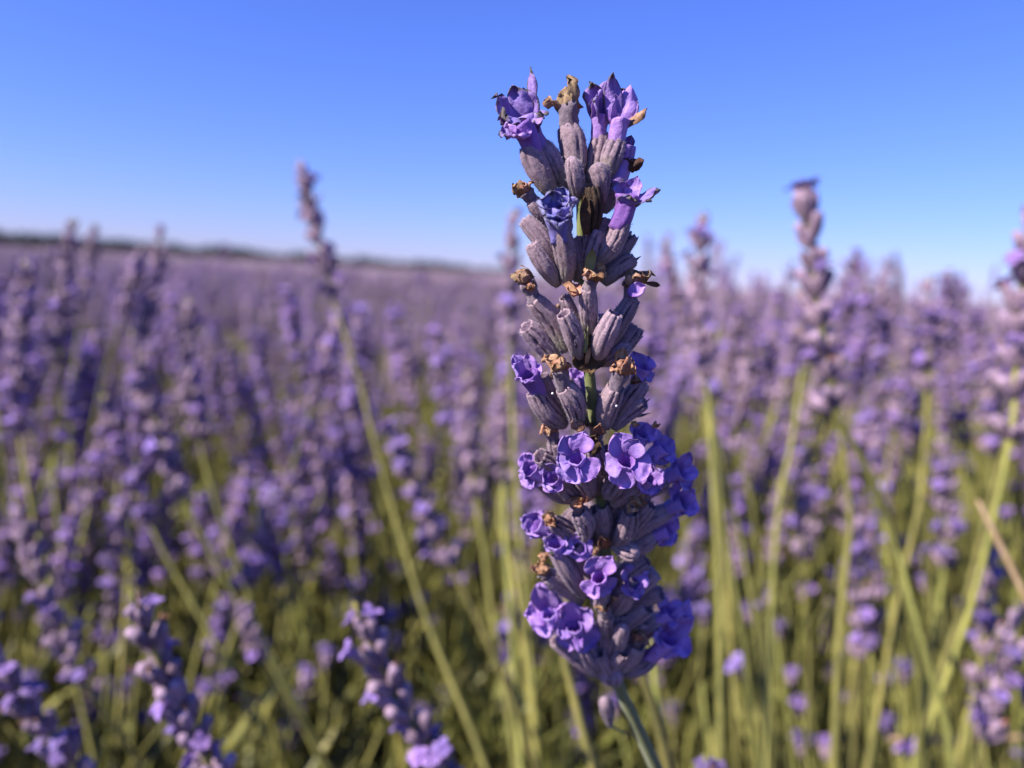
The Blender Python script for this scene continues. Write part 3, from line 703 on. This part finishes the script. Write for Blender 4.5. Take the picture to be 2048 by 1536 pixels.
NEAR = [
 ("tall lavender stem left of large spike, leaning left, head against the sky", [(598, 318, .30), (628, 450, .297), (665, 590, .293)], [(718, 760, .288), (770, 960, .28), (850, 1230, .265), (950, 1480, .25)], .28, 1.0),
 ("tall upright lavender stem right of the large spike, violet florets crowning its dark head", [(1608, 372, .20), (1630, 560, .20), (1662, 775, .20)], [(1668, 830, .20), (1720, 910, .202), (1790, 1080, .205), (1830, 1300, .21), (1840, 1500, .215)], .2, 1.0),
 ("mauve lavender stem just right of the large spike, round head poking above the horizon", [(1408, 420, .27), (1396, 560, .27), (1412, 790, .268)], [(1428, 880, .266), (1446, 1040, .262), (1480, 1240, .256), (1510, 1480, .25)], .2, 1.0),
 ("lavender stem cut by the right frame edge with a pale whorl set below its head", [(2062, 400, .20), (2040, 600, .20), (2030, 760, .20)], [(2022, 870, .20), (1972, 1100, .205), (1930, 1250, .21), (1860, 1450, .215)], .2, 1.0),
 ("vivid violet lavender head lowest on the left, tilting left over green foliage", [(262, 1185, .135), (320, 1330, .14), (415, 1530, .145)], [(470, 1680, .15)], .3, 0.84),
 ("pale lavender head at the bottom edge left of the large spike, violet in its middle", [(708, 1205, .14), (780, 1370, .145), (900, 1560, .15)], [(980, 1720, .155)], .22, 0.84),
 ("drooping grey-violet lavender head beside the left frame edge above the corner", [(28, 985, .20), (75, 1150, .20), (150, 1330, .20)], [(260, 1500, .21), (380, 1700, .22)], .3, 0.8),
 ("lavender head cut by the bottom left corner with violet florets low on its right", [(-30, 1270, .16), (40, 1390, .16), (150, 1540, .165)], [(260, 1700, .17)], .3, 0.78),
 ("violet-tipped lavender head at mid height between the leaning tall stem and the large spike", [(775, 838, .27), (825, 970, .268), (880, 1092, .266)], [(930, 1190, .262), (1000, 1340, .255), (1060, 1500, .25)], .42, 1.0),
 ("slim pale lavender bud among green foliage left of the bottom pale head", [(470, 1190, .26), (490, 1240, .26), (515, 1300, .26)], [(570, 1400, .265), (640, 1500, .27), (720, 1640, .28)], .1, 0.75),
 ("mauve lavender head half hidden behind the left side of the large spike", [(1028, 415, .29), (1022, 530, .29), (1020, 650, .29)], [(1024, 800, .29), (1035, 1000, .285), (1060, 1300, .28)], .25, 1.0),
 ("dark slender lavender head above the horizon near the left frame edge, taller of a pair", [(147, 432, .36), (130, 560, .36), (118, 720, .36)], [(112, 860, .36), (110, 1000, .355), (150, 1250, .35)], .3, 1.0),
 ("thin brownish lavender head leaning right beside the taller dark head by the left edge", [(192, 446, .42), (176, 540, .42), (160, 640, .42)], [(148, 740, .42), (140, 900, .41)], .08, 0.85),
 ("violet lavender head above the horizon, right one of two crossing heads on the left", [(322, 447, .38), (312, 540, .38), (288, 660, .38)], [(262, 800, .38), (240, 960, .37)], .35, 0.95),
 ("forked-looking pale lavender head on a straight light green stem leaning right, on the left", [(286, 488, .35), (268, 560, .35), (250, 620, .35)], [(225, 700, .35), (202, 775, .35), (170, 950, .345)], .2, 0.95),
 ("long grey-mauve lavender head hugging the left frame edge below the horizon", [(52, 520, .30), (42, 680, .30), (40, 850, .30)], [(60, 1000, .295), (110, 1200, .29)], .3, 1.0),
 ("dusty lavender head sloping left in the dark middle of the left side", [(378, 590, .32), (372, 720, .32), (395, 860, .32)], [(430, 1000, .315), (500, 1200, .31)], .3, 1.0),
 ("violet-flecked lavender head above the lowest left head, in front of dark shade", [(262, 660, .28), (300, 800, .28), (352, 960, .28)], [(430, 1120, .28), (540, 1320, .285)], .42, 1.0),
 ("mottled lavender head in the dark crowd below the two crossing heads", [(205, 790, .30), (240, 900, .30), (290, 1030, .30)], [(370, 1180, .30), (480, 1370, .30)], .38, 1.0),
 ("lavender head with bunched violet florets left of the leaning stem near the foliage edge", [(545, 980, .30), (530, 1060, .30), (500, 1150, .30)], [(520, 1260, .30), (600, 1420, .30)], .45, 0.95),
 ("violet lavender head right under the leaning stem's head", [(575, 770, .36), (610, 850, .36), (650, 960, .36)], [(620, 1040, .355), (580, 1120, .35), (560, 1260, .35)], .4, 1.0),
 ("pale lavender head with blond stem hanging behind the large spike's left side", [(930, 740, .30), (938, 850, .30), (945, 960, .30)], [(965, 1080, .295), (985, 1230, .29), (1020, 1450, .28)], .15, 1.1),
 ("second pale lavender head, touching the large spike's left side below its middle", [(1010, 760, .32), (1008, 870, .32), (1010, 950, .32)], [(1000, 1040, .318), (1030, 1160, .31), (1060, 1400, .30)], .15, 1.1),
 ("lavender head leaning left just right of the large spike's top, low on the horizon", [(1330, 478, .34), (1350, 580, .34), (1385, 700, .34)], [(1410, 830, .335), (1440, 1000, .33), (1460, 1250, .32)], .3, 0.9),
 ("dark violet lavender head in shade left of the tall upright right-hand stem", [(1502, 668, .30), (1490, 770, .30), (1470, 870, .30)], [(1500, 990, .295), (1520, 1150, .29), (1540, 1480, .28)], .35, 0.9),
 ("grey-violet lavender head on a straight pale stem, third in from the right edge", [(1856, 548, .30), (1858, 640, .30), (1856, 760, .30)], [(1850, 880, .298), (1832, 1040, .295), (1790, 1250, .29), (1750, 1480, .285)], .3, 1.0),
 ("lilac lavender head right of the tall upright stem, below the horizon", [(1822, 650, .36), (1808, 740, .36), (1790, 840, .36)], [(1770, 960, .355), (1740, 1150, .35)], .4, 1.0),
 ("pointed lavender head above the horizon right of the tall upright stem", [(1772, 508, .42), (1768, 600, .42), (1765, 690, .42)], [(1760, 820, .42), (1750, 1000, .41)], .25, 1.0),
 ("violet lavender head at lower right leaning left across pale stems", [(1700, 985, .27), (1712, 1120, .27), (1722, 1275, .27)], [(1718, 1380, .27), (1700, 1560, .27)], .42, 1.0),
 ("lavender head with pale bottom whorl between the bare stems right of the large spike", [(1612, 880, .30), (1608, 980, .30), (1605, 1085, .30)], [(1612, 1200, .298), (1618, 1350, .295), (1610, 1520, .29)], .3, 0.9),
 ("broad lilac lavender head below the grey-violet one on the right", [(1890, 870, .30), (1888, 960, .30), (1892, 1090, .30)], [(1880, 1200, .298), (1850, 1400, .295)], .4, 1.1),
 ("lavender head at the lower right edge with lilac florets and a dark gap below", [(1985, 1080, .26), (1975, 1190, .26), (1960, 1330, .26)], [(1930, 1450, .26), (1900, 1600, .26)], .4, 1.0),
 ("lowest lavender head on the right, lilac bottom florets beside leaning yellow stems", [(2040, 1200, .22), (2010, 1330, .22), (1975, 1440, .22)], [(1950, 1540, .22), (1920, 1700, .22)], .4, 1.0),
 ("mauve lavender head with light florets left of the lower right violet head", [(1560, 960, .34), (1556, 1030, .34), (1548, 1110, .34)], [(1545, 1240, .335), (1548, 1500, .33)], .2, 0.95),
 ("violet lavender head peeping over the bottom edge right of the large spike's stem", [(1410, 1508, .15), (1425, 1600, .15), (1440, 1700, .15)], [(1460, 1850, .155)], .5, 0.9),
]
for k, (lab, tb, more, fl, sz) in enumerate(NEAR):
    near_stem(lab, tb, more, None, fl, sz, 900 + k, gap=(0.062 if "right frame edge" in lab else None), blunt="violet florets crowning" in lab)

BARE = [
 ("straight pale bare stem, thickest one at the bottom right of the large spike", [(1604, 740, .27), (1585, 880, .26), (1560, 1000, .255), (1545, 1180, .25), (1535, 1400, .245), (1530, 1580, .24)]),
 ("bare green stem rising straight from below the tall upright stem's head", [(1662, 720, .24), (1672, 790, .24), (1690, 930, .24), (1700, 1050, .24), (1680, 1250, .235), (1665, 1560, .23)]),
 ("bare light stem at right, crossing the yellow-green stems low down", [(1855, 800, .28), (1840, 1000, .275), (1790, 1220, .27), (1745, 1480, .265)]),
 ("bare stem close right of the large spike's lower florets", [(1413, 770, .26), (1420, 830, .25), (1428, 980, .24), (1438, 1180, .235), (1440, 1500, .23)]),
 ("bare stem leaning right beside the large spike, ending among dark gaps", [(1414, 780, .272), (1440, 900, .27), (1480, 1080, .265), (1510, 1250, .26), (1530, 1520, .255)]),
 ("yellowish bare stem leaning right toward the lower right corner", [(2022, 850, .23), (1980, 1000, .23), (1930, 1200, .23), (1880, 1350, .225), (1830, 1560, .22)]),
 ("thick yellow-green stem slanting left across the bottom right", [(1790, 1080, .206), (1830, 1230, .20), (1860, 1340, .20), (1890, 1440, .20), (1905, 1560, .20)]),
 ("bare blond stem left of the large spike's lowest florets", [(1008, 900, .32), (1010, 1080, .28), (1020, 1200, .26), (1030, 1340, .258), (1045, 1560, .25)]),
 ("bare green stem below the large spike leaning left from its lowest whorl", [(1150, 1130, .17), (1128, 1290, .17), (1150, 1400, .17), (1190, 1560, .17)]),
 ("short bare green stem just right of the large spike's own stem", [(1270, 1150, .22), (1300, 1290, .22), (1315, 1400, .22), (1340, 1560, .22)]),
 ("bright yellow-green stem right beside the large spike's dark stem", [(1256, 1230, .15), (1282, 1340, .15), (1310, 1430, .15), (1345, 1580, .15)]),
]
for k, (lab, pts) in enumerate(BARE):
    t = near_stem(lab, pts[:2], pts[2:], None, 0, 1.25, 1200 + k, bare=True); t['group'] = "bare lower stems around the large spike"

# dry straw at the right edge
sp = resample([P(1955, 1000, .19), P(2000, 1090, .188), P(2060, 1215, .185), P(2150, 1420, .18)], 14)
st = single("dry_straw", sweep(sp, [.0004, .0006] + [.00075] * 11 + [.0005], 8), 'straw', None, sp[-1])
st['label'] = "tan dry straw slanting down past the right frame edge"; st['category'] = "straw"
sp = resample([P(1780, 1478, .30), P(1900, 1480, .30), P(2120, 1472, .30)], 14)
st = single("dry_straw", sweep(sp, [.0006, .0011] + [.0011] * 11 + [.0006], 8), 'straw', None, sp[-1])
st['label'] = "brownish dry straw lying level near the bottom right corner"; st['category'] = "straw"

# ------------------------------------------------------------------ whorls for mid-distance stems and whole-stem forms for the field
def whorl_mesh(seed, top=False, flowering=0.35, lite=False):
    rg = random.Random(seed); b = MB(); n = 6
    for j in range(n):
        tl = math.radians(rg.uniform(8, 22) if top else rg.uniform(20, 42)); az = 6.283 * j / n + rg.uniform(-.3, .3)
        d = Vector((math.cos(az) * math.sin(tl), math.sin(az) * math.sin(tl), math.cos(tl)))
        T = Matrix.Translation((0, 0, -0.004 + rg.uniform(-.001, .001))) @ rot_to(d, rg.uniform(0, 6.28)) @ Matrix.Scale(rg.uniform(.85, 1.15), 4)
        b.add(lo_calyx(0.0062, 0.0013, 5 if lite else 7, 4 if lite else 5), 'calyx_bg', T)
        r = rg.random(); fb = MB()
        if r < flowering: add_flower(fb, 'petal_bg', 0.006, 0.0062, rg.randint(0, 9999), 3 if lite else 4, 3 if lite else 4)
        elif r < flowering + 0.2 and not lite: add_withered(fb, 0.006, 0.003, rg.randint(0, 9999))
        if fb.n:
            V = np.vstack(fb.V); A = np.vstack(fb.A)
            for mi, mt in enumerate(fb.mats):
                b.add((V, [f for f, q in zip(fb.F, fb.MI) if q == mi], A), mt, T)
    return b
WH = [whorl_mesh(300 + k, False, (0.05, 0.14, 0.24, 0.36, 0.5)[k]).mesh("whorl") for k in range(5)]
WT = [whorl_mesh(320 + k, True, 0.3).mesh("whorl") for k in range(2)]

protos = bpy.data.collections.new("forms_spikes")
SPH = 0.30
for k in range(6):
    rg = random.Random(700 + k); b = MB()
    path = resample([Vector((0, 0, SPH)), Vector((rg.uniform(-.004, .004), rg.uniform(-.004, .004), SPH * .6)), Vector((rg.uniform(-.01, .01), rg.uniform(-.01, .01), 0))], 7)
    b.add(sweep(path, [.0006] + [.0009] * 6, 5), 'stem_bg')
    nw = rg.choice((7, 8, 8, 9))
    for j in range(nw):
        wb = whorl_mesh(720 + k * 20 + j, j == 0, rg.uniform(0.04, 0.42), True)
        V = np.vstack(wb.V); A = np.vstack(wb.A)
        T = Matrix.Translation((0, 0, SPH - 0.0035 - j * 0.0062)) @ Matrix.Rotation(rg.uniform(0, 6.28), 4, 'Z')
        for mi, mt in enumerate(wb.mats):
            b.add((V, [f for f, q in zip(wb.F, wb.MI) if q == mi], A), mt, T)
    protos.objects.link(bpy.data.objects.new("spike_form.%03d" % k, b.mesh("spike_form")))

tufts = bpy.data.collections.new("forms_tufts")
for k in range(5):
    rg = random.Random(800 + k); b = MB()
    b.add(sweep([Vector((0, 0, -0.05)), Vector((0, 0, 0.045))], [.0011, .0008], 5), 'stem_bg')
    for j in range(22):
        z = rg.uniform(-0.03, 0.045); az = j * 2.4 + rg.uniform(-.3, .3); tl = math.radians(rg.uniform(8, 45)); L = rg.uniform(.028, .058)
        d = Vector((math.cos(az) * math.sin(tl), math.sin(az) * math.sin(tl), math.cos(tl)))
        n1 = Vector((-math.cos(az) * math.cos(tl), -math.sin(az) * math.cos(tl), math.sin(tl)))
        b.add(petal_shape(Vector((0, 0, z)), Vector((0, 0, z)) + d * L, n1, rg.uniform(.0022, .0034), 0.5, -0.12, 0.05, k * 50 + j, 3, 5, .0003, point=.4, neck=.5), 'leaf')
    tufts.objects.link(bpy.data.objects.new("tuft_form.%03d" % k, b.mesh("tuft_form")))

def gn_scatter(name, pts, rots, scl, pick, coll, label, cat):
    me = bpy.data.meshes.new(name); me.from_pydata([tuple(p) for p in pts], [], [])
    for nm, ty, key, dat in (("rot", 'FLOAT_VECTOR', "vector", np.array(rots, np.float32).ravel()), ("scl", 'FLOAT', "value", np.array(scl, np.float32)), ("pick", 'INT', "value", np.array(pick, np.int32))):
        a = me.attributes.new(nm, ty, 'POINT'); a.data.foreach_set(key, dat)
    o = bpy.data.objects.new(name, me); COL.objects.link(o)
    g = bpy.data.node_groups.new(name, 'GeometryNodeTree')
    g.interface.new_socket("Geometry", in_out='INPUT', socket_type='NodeSocketGeometry')
    g.interface.new_socket("Geometry", in_out='OUTPUT', socket_type='NodeSocketGeometry')
    gi = g.nodes.new("NodeGroupInput"); go = g.nodes.new("NodeGroupOutput")
    iop = g.nodes.new("GeometryNodeInstanceOnPoints"); ci = g.nodes.new("GeometryNodeCollectionInfo")
    ci.inputs['Collection'].default_value = coll; ci.inputs['Separate Children'].default_value = True; ci.inputs['Reset Children'].default_value = True
    def na(nm, dt):
        x = g.nodes.new("GeometryNodeInputNamedAttribute"); x.data_type = dt; x.inputs['Name'].default_value = nm
        return next(s2 for s2 in x.outputs if s2.enabled and s2.name == 'Attribute')
    e2r = g.nodes.new("FunctionNodeEulerToRotation")
    g.links.new(gi.outputs[0], iop.inputs['Points']); g.links.new(ci.outputs[0], iop.inputs['Instance'])
    iop.inputs['Pick Instance'].default_value = True
    g.links.new(na("pick", 'INT'), iop.inputs['Instance Index'])
    g.links.new(na("rot", 'FLOAT_VECTOR'), e2r.inputs[0]); g.links.new(e2r.outputs[0], iop.inputs['Rotation'])
    g.links.new(na("scl", 'FLOAT'), iop.inputs['Scale']); g.links.new(iop.outputs[0], go.inputs[0])
    md = o.modifiers.new("scatter", 'NODES'); md.node_group = g
    o['kind'] = 'stuff'; o['label'] = label; o['category'] = cat
    return o

# ------------------------------------------------------------------ the plants: where they stand, how high, how they lean
PL = []
for j in range(-2, 14):
    for i in range(-14, 15):
        PL.append((i * 0.5 + rng.uniform(-.1, .1) + (0.25 if j % 2 else 0), 0.62 + j * 0.55 + rng.uniform(-.1, .1)))
PLA = np.array(PL)
def nearest_plant(x, y):
    k = int(np.argmin((PLA[:, 0] - x) ** 2 + (PLA[:, 1] - y) ** 2)); return PL[k]
def canopy(x, y):
    h = 0.53 + 0.04 * noise.noise(Vector((x * 1.6, y * 1.6, 3))) + 0.015 * noise.noise(Vector((x * 5, y * 5, 9)))
    if y < 2.2: h += 0.062 * min(1, max(0, (x + 0.02) / 0.25)) * min(1, (2.2 - y) / 0.8)
    if y < 1.6: h += 0.045 * min(1, max(0, (-x / max(y, .1) - 0.36) / 0.12)) * min(1, (1.6 - y) / 0.6)
    return h
cand = []
rs = random.Random(11)
def place(x, y):
    h = canopy(x, y) + rs.gauss(0, 0.036) - (0.11 * rs.random() if rs.random() < 0.3 else 0)
    cxp, cyp = nearest_plant(x, y)
    d = Vector((x - cxp, y - cyp, 0)) * 0.75 + Vector((rs.gauss(0, .09), rs.gauss(0, .09), 0))
    up = Vector((d.x, d.y, 1)).normalized()
    return Vector((x, y, h)), up
def in_way(tip, up, lim):
    for q in (0, 0.03, 0.06, 0.12, 0.2, 0.28):
        X, Y, dd = proj(tip - up * q)
        if dd < lim and -250 < X < 2300 and -300 < Y < 1900: return True
    return False
# mid-distance individuals, nearest first
tries = 0
while len(cand) < 900 and tries < 30000:
    tries += 1
    y = 0.30 + 1.15 * rs.random() ** 1.5; x = rs.uniform(-0.72, 0.72) * (y + 0.1)
    tip, up = place(x, y)
    if in_way(tip, up, 0.32 if tip.x < -0.03 else 0.36): continue
    X, Y, dd = proj(tip)
    if Y < 430 + 60 * rs.random() or not -60 < X < 2110 or Y > 1536: continue
    if X < 1050 and Y > 1050 and rs.random() < 0.6: continue
    if X < 1280 and Y < 520 - 0 + (X - 0) * 0.055 and rs.random() < 0.55: continue
    if 735 < X < 920 and 740 < Y < 1120 and rs.random() < 0.85: continue
    if X < 1000 and Y > 1040 and rs.random() < 0.6: continue
    if any((tip - q[0]).length < 0.016 for q in cand): continue
    cand.append((tip, up, dd, X, Y))
cand.sort(key=lambda q: q[2])
indiv, rest = cand[:250], cand[250:]

def region(X):
    return ("near left frame edge" if X < 330 else "left of leaning tall stem" if X < 640 else "right of leaning tall stem" if X < 1060
            else "just behind large spike" if X < 1340 else "left of tall upright stem" if X < 1620 else "right of tall upright stem" if X < 1860 else "near right frame edge")
ORD = "first second third fourth fifth sixth seventh eighth ninth tenth eleventh twelfth thirteenth fourteenth fifteenth sixteenth seventeenth eighteenth nineteenth twentieth".split()
ORD += ["twenty-" + q for q in ORD[:9]] + ["thirtieth"] + ["thirty-" + q for q in ORD[:9]]
kinds = {}
for k, (tip, up, dd, X, Y) in enumerate(indiv):
    rg = random.Random(2000 + k)
    hgt = tip.z
    bend = Vector((rg.uniform(-.02, .02), rg.uniform(-.02, .02), 0))
    base = tip - up * (hgt * 0.92) ; base.z = 0.02
    path = resample([tip, tip - up * 0.06, tip - up * 0.2 + bend * .4, base], 14)
    b = MB(); b.add(stem_shape(path, .0005, .0010, 6), 'stem_bg')
    o = b.obj("lavender_stem", None, base)
    f = arc_lookup(path)
    nw = rg.choice((6, 7, 8, 8, 9)); fl = min(1.0, rg.random() * 0.85 + (0.3 if X < 620 else 0.0))
    for j in range(nw):
        pnt, u2 = f(0.0035 + j * 0.0062 * (1.0 if j < nw - 1 else 1.12))
        c = bpy.data.objects.new("whorl", WT[rg.randint(0, 1)] if j == 0 else WH[min(4, max(0, int(fl * 3.2 + rg.uniform(0, 2.2))))])
        COL.objects.link(c); c.parent = o
        c.matrix_local = Matrix.Translation(pnt - base) @ rot_to(u2, rg.uniform(0, 6.28)) @ Matrix.Scale(rg.uniform(.9, 1.12) * (0.85 if j == 0 else 1), 4)
    tone = "dusty mauve" if fl < 0.35 else "mauve-violet" if fl < 0.7 else "bright violet"
    where = "above the horizon" if Y < 490 + X * 0.059 else "high in far blur" if dd > 0.75 else "low in nearer blur" if Y > 800 else "in nearer blur"
    o['category'] = "lavender stem"; o['group'] = "blurred lavender stems " + region(X)
    kinds.setdefault((tone, where, region(X)), []).append((X, o))
for (tone, where, reg), lst in kinds.items():
    lst.sort(key=lambda q: q[0])
    for j, (X, o) in enumerate(lst):
        o['label'] = ("%s %s lavender stem from left, %s %s" % (ORD[j], tone, where, reg)) if len(lst) > 1 else "%s lavender stem %s, %s" % (tone, where, reg)

# the rest of the near field: one mass
pts, rots, scl, pick = [], [], [], []
def put(tip, up, sc_):
    pts.append(tip - up * (SPH * sc_)); rots.append(rot_to(up, rs.uniform(0, 6.28)).to_euler()[:]); scl.append(sc_); pick.append(rs.randint(0, 5))
for tip, up, dd, X, Y in rest: put(tip, up, rs.uniform(.9, 1.15))
n_ok = 0
while n_ok < 10500:
    y = -0.6 + 6.4 * rs.random() ** 0.75; x = rs.uniform(-1, 1) * (0.80 * max(y, 0) + 1.0)
    tip, up = place(x, y)
    X, Y, dd = proj(tip)
    if in_way(tip, up, 0.95 if -60 < X < 2110 else 0.3): continue
    if (Vector((x, y)) - Vector((0, 0.05))).length < 0.22: continue
    put(tip, up, rs.uniform(.85, 1.2)); n_ok += 1
gn_scatter("lavender_field", pts, rots, scl, pick, protos, "dense blurred mass of purple lavender reaching back toward the horizon", "lavender field")

# leafy bushes below the flower stems
pts, rots, scl, pick = [], [], [], []
def bush_h(x, y):
    return 0.30 + 0.05 * noise.noise(Vector((x * 2.2, y * 2.2, 20))) 
for _ in range(9000):
    y = -0.3 + 3.6 * rs.random() ** 0.9; x = rs.uniform(-1, 1) * (0.8 * max(y, 0) + 0.7)
    if _ < 3200: y = rs.uniform(0.2, 1.1); x = rs.uniform(-.75, .75) * (y + .2)
    cxp, cyp = nearest_plant(x, y)
    h = bush_h(x, y) - 0.15 * rs.random() ** 1.6
    if x < 0.02 and y < 1.0: h += 0.05
    if x > 0.05 and y < 1.0: h -= 0.05
    pnt = Vector((x, y, h))
    X, Y, dd = proj(pnt)
    if dd < 0.2 or (dd < 0.33 and Y < 1500): continue
    d = Vector((x - cxp, y - cyp, 0)) * 1.6 + Vector((rs.gauss(0, .3), rs.gauss(0, .3), 0))
    pts.append(pnt); rots.append(rot_to(Vector((d.x, d.y, 1)).normalized(), rs.uniform(0, 6.28)).to_euler()[:]); scl.append(rs.uniform(.8, 1.35)); pick.append(rs.randint(0, 4))
gn_scatter("lavender_foliage", pts, rots, scl, pick, tufts, "narrow olive green lavender leaves crowding under the flower stems", "foliage")

# thin flower stalks rising out of the bushes
stalks = bpy.data.collections.new("forms_stalks")
for k in range(4):
    rg = random.Random(880 + k); b = MB()
    b.add(sweep(resample([Vector((0, 0, 0)), Vector((rg.uniform(-.01, .01), rg.uniform(-.01, .01), .14)), Vector((0, 0, .28))], 8), [.00075] * 6 + [.0007, .0005], 6, lambda i, th: (1 + .12 * math.cos(4 * th), 0, .5)), 'stem_bg')
    for z in (0.06, 0.13):
        for q in (0, 1):
            az = z * 40 + q * 3.14; d = Vector((math.cos(az) * .35, math.sin(az) * .35, 1)).normalized()
            b.add(petal_shape(Vector((0, 0, z)), Vector((0, 0, z)) + d * rg.uniform(.025, .04), Vector((math.cos(az), math.sin(az), -.3)), .003, .4, -.1, .05, k * 9 + q, 3, 5, .0003, point=.4, neck=.5), 'leaf')
    wb = whorl_mesh(890 + k, True, 0.2, True); V = np.vstack(wb.V); A = np.vstack(wb.A)
    for mi, mt in enumerate(wb.mats if k == 0 else []):
        b.add((V, [f for f, q in zip(wb.F, wb.MI) if q == mi], A), mt, Matrix.Translation((0, 0, .279)))
    stalks.objects.link(bpy.data.objects.new("stalk_form.%03d" % k, b.mesh("stalk_form")))
pts, rots, scl, pick = [], [], [], []
while len(pts) < 2900:
    y = rs.uniform(0.24, 1.3); x = rs.uniform(-.78, .78) * (y + .15)
    cxp, cyp = nearest_plant(x, y)
    d = Vector((x - cxp, y - cyp, 0)) * 0.8 + Vector((rs.gauss(0, .12), rs.gauss(0, .12), 0))
    up = Vector((d.x, d.y, 1)).normalized(); k = rs.uniform(.8, 1.15)
    tip = Vector((x, y, rs.uniform(.36, .47) + (.04 if x > 0.05 else 0)))
    if in_way(tip, up, 0.27): continue
    pts.append(tip - up * (0.28 * k)); rots.append(rot_to(up, rs.uniform(0, 6.28)).to_euler()[:]); scl.append(k); pick.append(rs.randint(0, 3))
gn_scatter("flower_stalks", pts, rots, scl, pick, stalks, "thin yellow green stalks standing thick among the bushes low in the field", "stalks")

# ------------------------------------------------------------------ far field: clumps, then low rows to the horizon
clumps = bpy.data.collections.new("forms_clumps")
for k in range(3):
    rg = random.Random(860 + k); b = MB()
    for j in range(60):
        a = rg.uniform(0, 6.28); rr = 0.42 * math.sqrt(rg.random()); x, y = math.cos(a) * rr, math.sin(a) * rr
        h = 0.52 - 0.12 * (rr / 0.42) ** 2 + rg.gauss(0, .025); up = Vector((x * .7, y * .7, 1)).normalized(); tip = Vector((x, y, h))
        b.add(sweep([tip, tip - up * .02, tip - up * .055], [.002, .0075, .005], 5, lambda i, th: (1 + .25 * math.cos(2 * th + i), 0, .7)), 'calyx_bg')
        if rg.random() < .35: b.add(sweep([tip - up * .015, tip - up * .03], [.008, .009], 5, lambda i, th: (1 + .5 * math.cos(3 * th + i), 0, .7)), 'petal_bg')
        b.add(sweep([tip - up * .055, tip - up * .25], [.001, .001], 3, None, False), 'stem_bg')
    clumps.objects.link(bpy.data.objects.new("clump_form.%03d" % k, b.mesh("clump_form")))
pts, rots, scl, pick = [], [], [], []
for _ in range(9000):
    y = 5.2 + 60 * rs.random() ** 1.5; x = rs.uniform(-1, 1) * (0.85 * y + 2)
    pts.append((x, y, 0.03 * noise.noise(Vector((x * .3, y * .3, 0))) + 0.02)); rots.append((0, 0, rs.uniform(0, 6.28))); scl.append(rs.uniform(.9, 1.1)); pick.append(rs.randint(0, 2))
gn_scatter("distant_lavender", pts, rots, scl, pick, clumps, "purple haze of distant lavender rows below the horizon", "lavender field")
b = MB(); V, F, A = [], [], []
ys = np.concatenate([np.linspace(50, 120, 60), np.geomspace(122, 700, 40)]); xs = np.linspace(-1.4, 1.4, 161)
for yv in ys:
    for xv in xs:
        X = xv * yv; V.append((X, yv, 0.40 + 0.12 * math.sin(X * 2.2) * (1 if yv < 160 else .3) + 0.05 * noise.noise(Vector((X, yv, 0))))); A.append((0, 0, 0))
nx = len(xs)
for j in range(len(ys) - 1):
    for i in range(nx - 1): F.append((j * nx + i, j * nx + i + 1, (j + 1) * nx + i + 1, (j + 1) * nx + i))
b.add((V, F, A), 'far_field'); ff = b.obj("field"); ff['kind'] = 'structure'

# ------------------------------------------------------------------ dark wood along the left of the horizon
b = MB(); rg = random.Random(5)
for k in range(330):
    X = -500 + 1520 * (k / 330.0) + rg.uniform(-4, 4)
    dist = interp(X, [-500, 0, 1020], [300, 330, 620]) * rg.uniform(.97, 1.05)
    g = P(X, 560, dist); g.z = 0
    H = rg.uniform(4.4, 6.8) * (1 + 0.35 * noise.noise(Vector((X * 0.012, 3, 7)))) * interp(X, [0, 800, 1020], [1, 1.1, .8]); R = H * rg.uniform(.42, .6)
    b.add(sweep([g, g + Vector((0, 0, H * .5))], [.2, .12], 5), 'bark')
    for j in range(70):
        v = Vector((rg.gauss(0, 1), rg.gauss(0, 1), rg.gauss(0, 1))).normalized() * rg.uniform(.5, 1) ** .5
        c = g + Vector((v.x * R, v.y * R, H * .56 + v.z * H * .46)); q = R * rg.uniform(.16, .32)
        a1 = Vector((rg.gauss(0, 1), rg.gauss(0, 1), rg.gauss(0, 1))).normalized(); a2 = a1.orthogonal().normalized()
        b.add(([(c + a1 * q)[:], (c + a2 * q)[:], (c - a1 * q)[:], (c - a2 * q)[:]], [(0, 1, 2, 3)], [(0, 0, 0)] * 4), 'wood_leaf')
wd = b.obj("distant_wood"); wd['kind'] = 'stuff'; wd['label'] = "thin dark strip of woodland along the horizon on the left"; wd['category'] = "woodland"
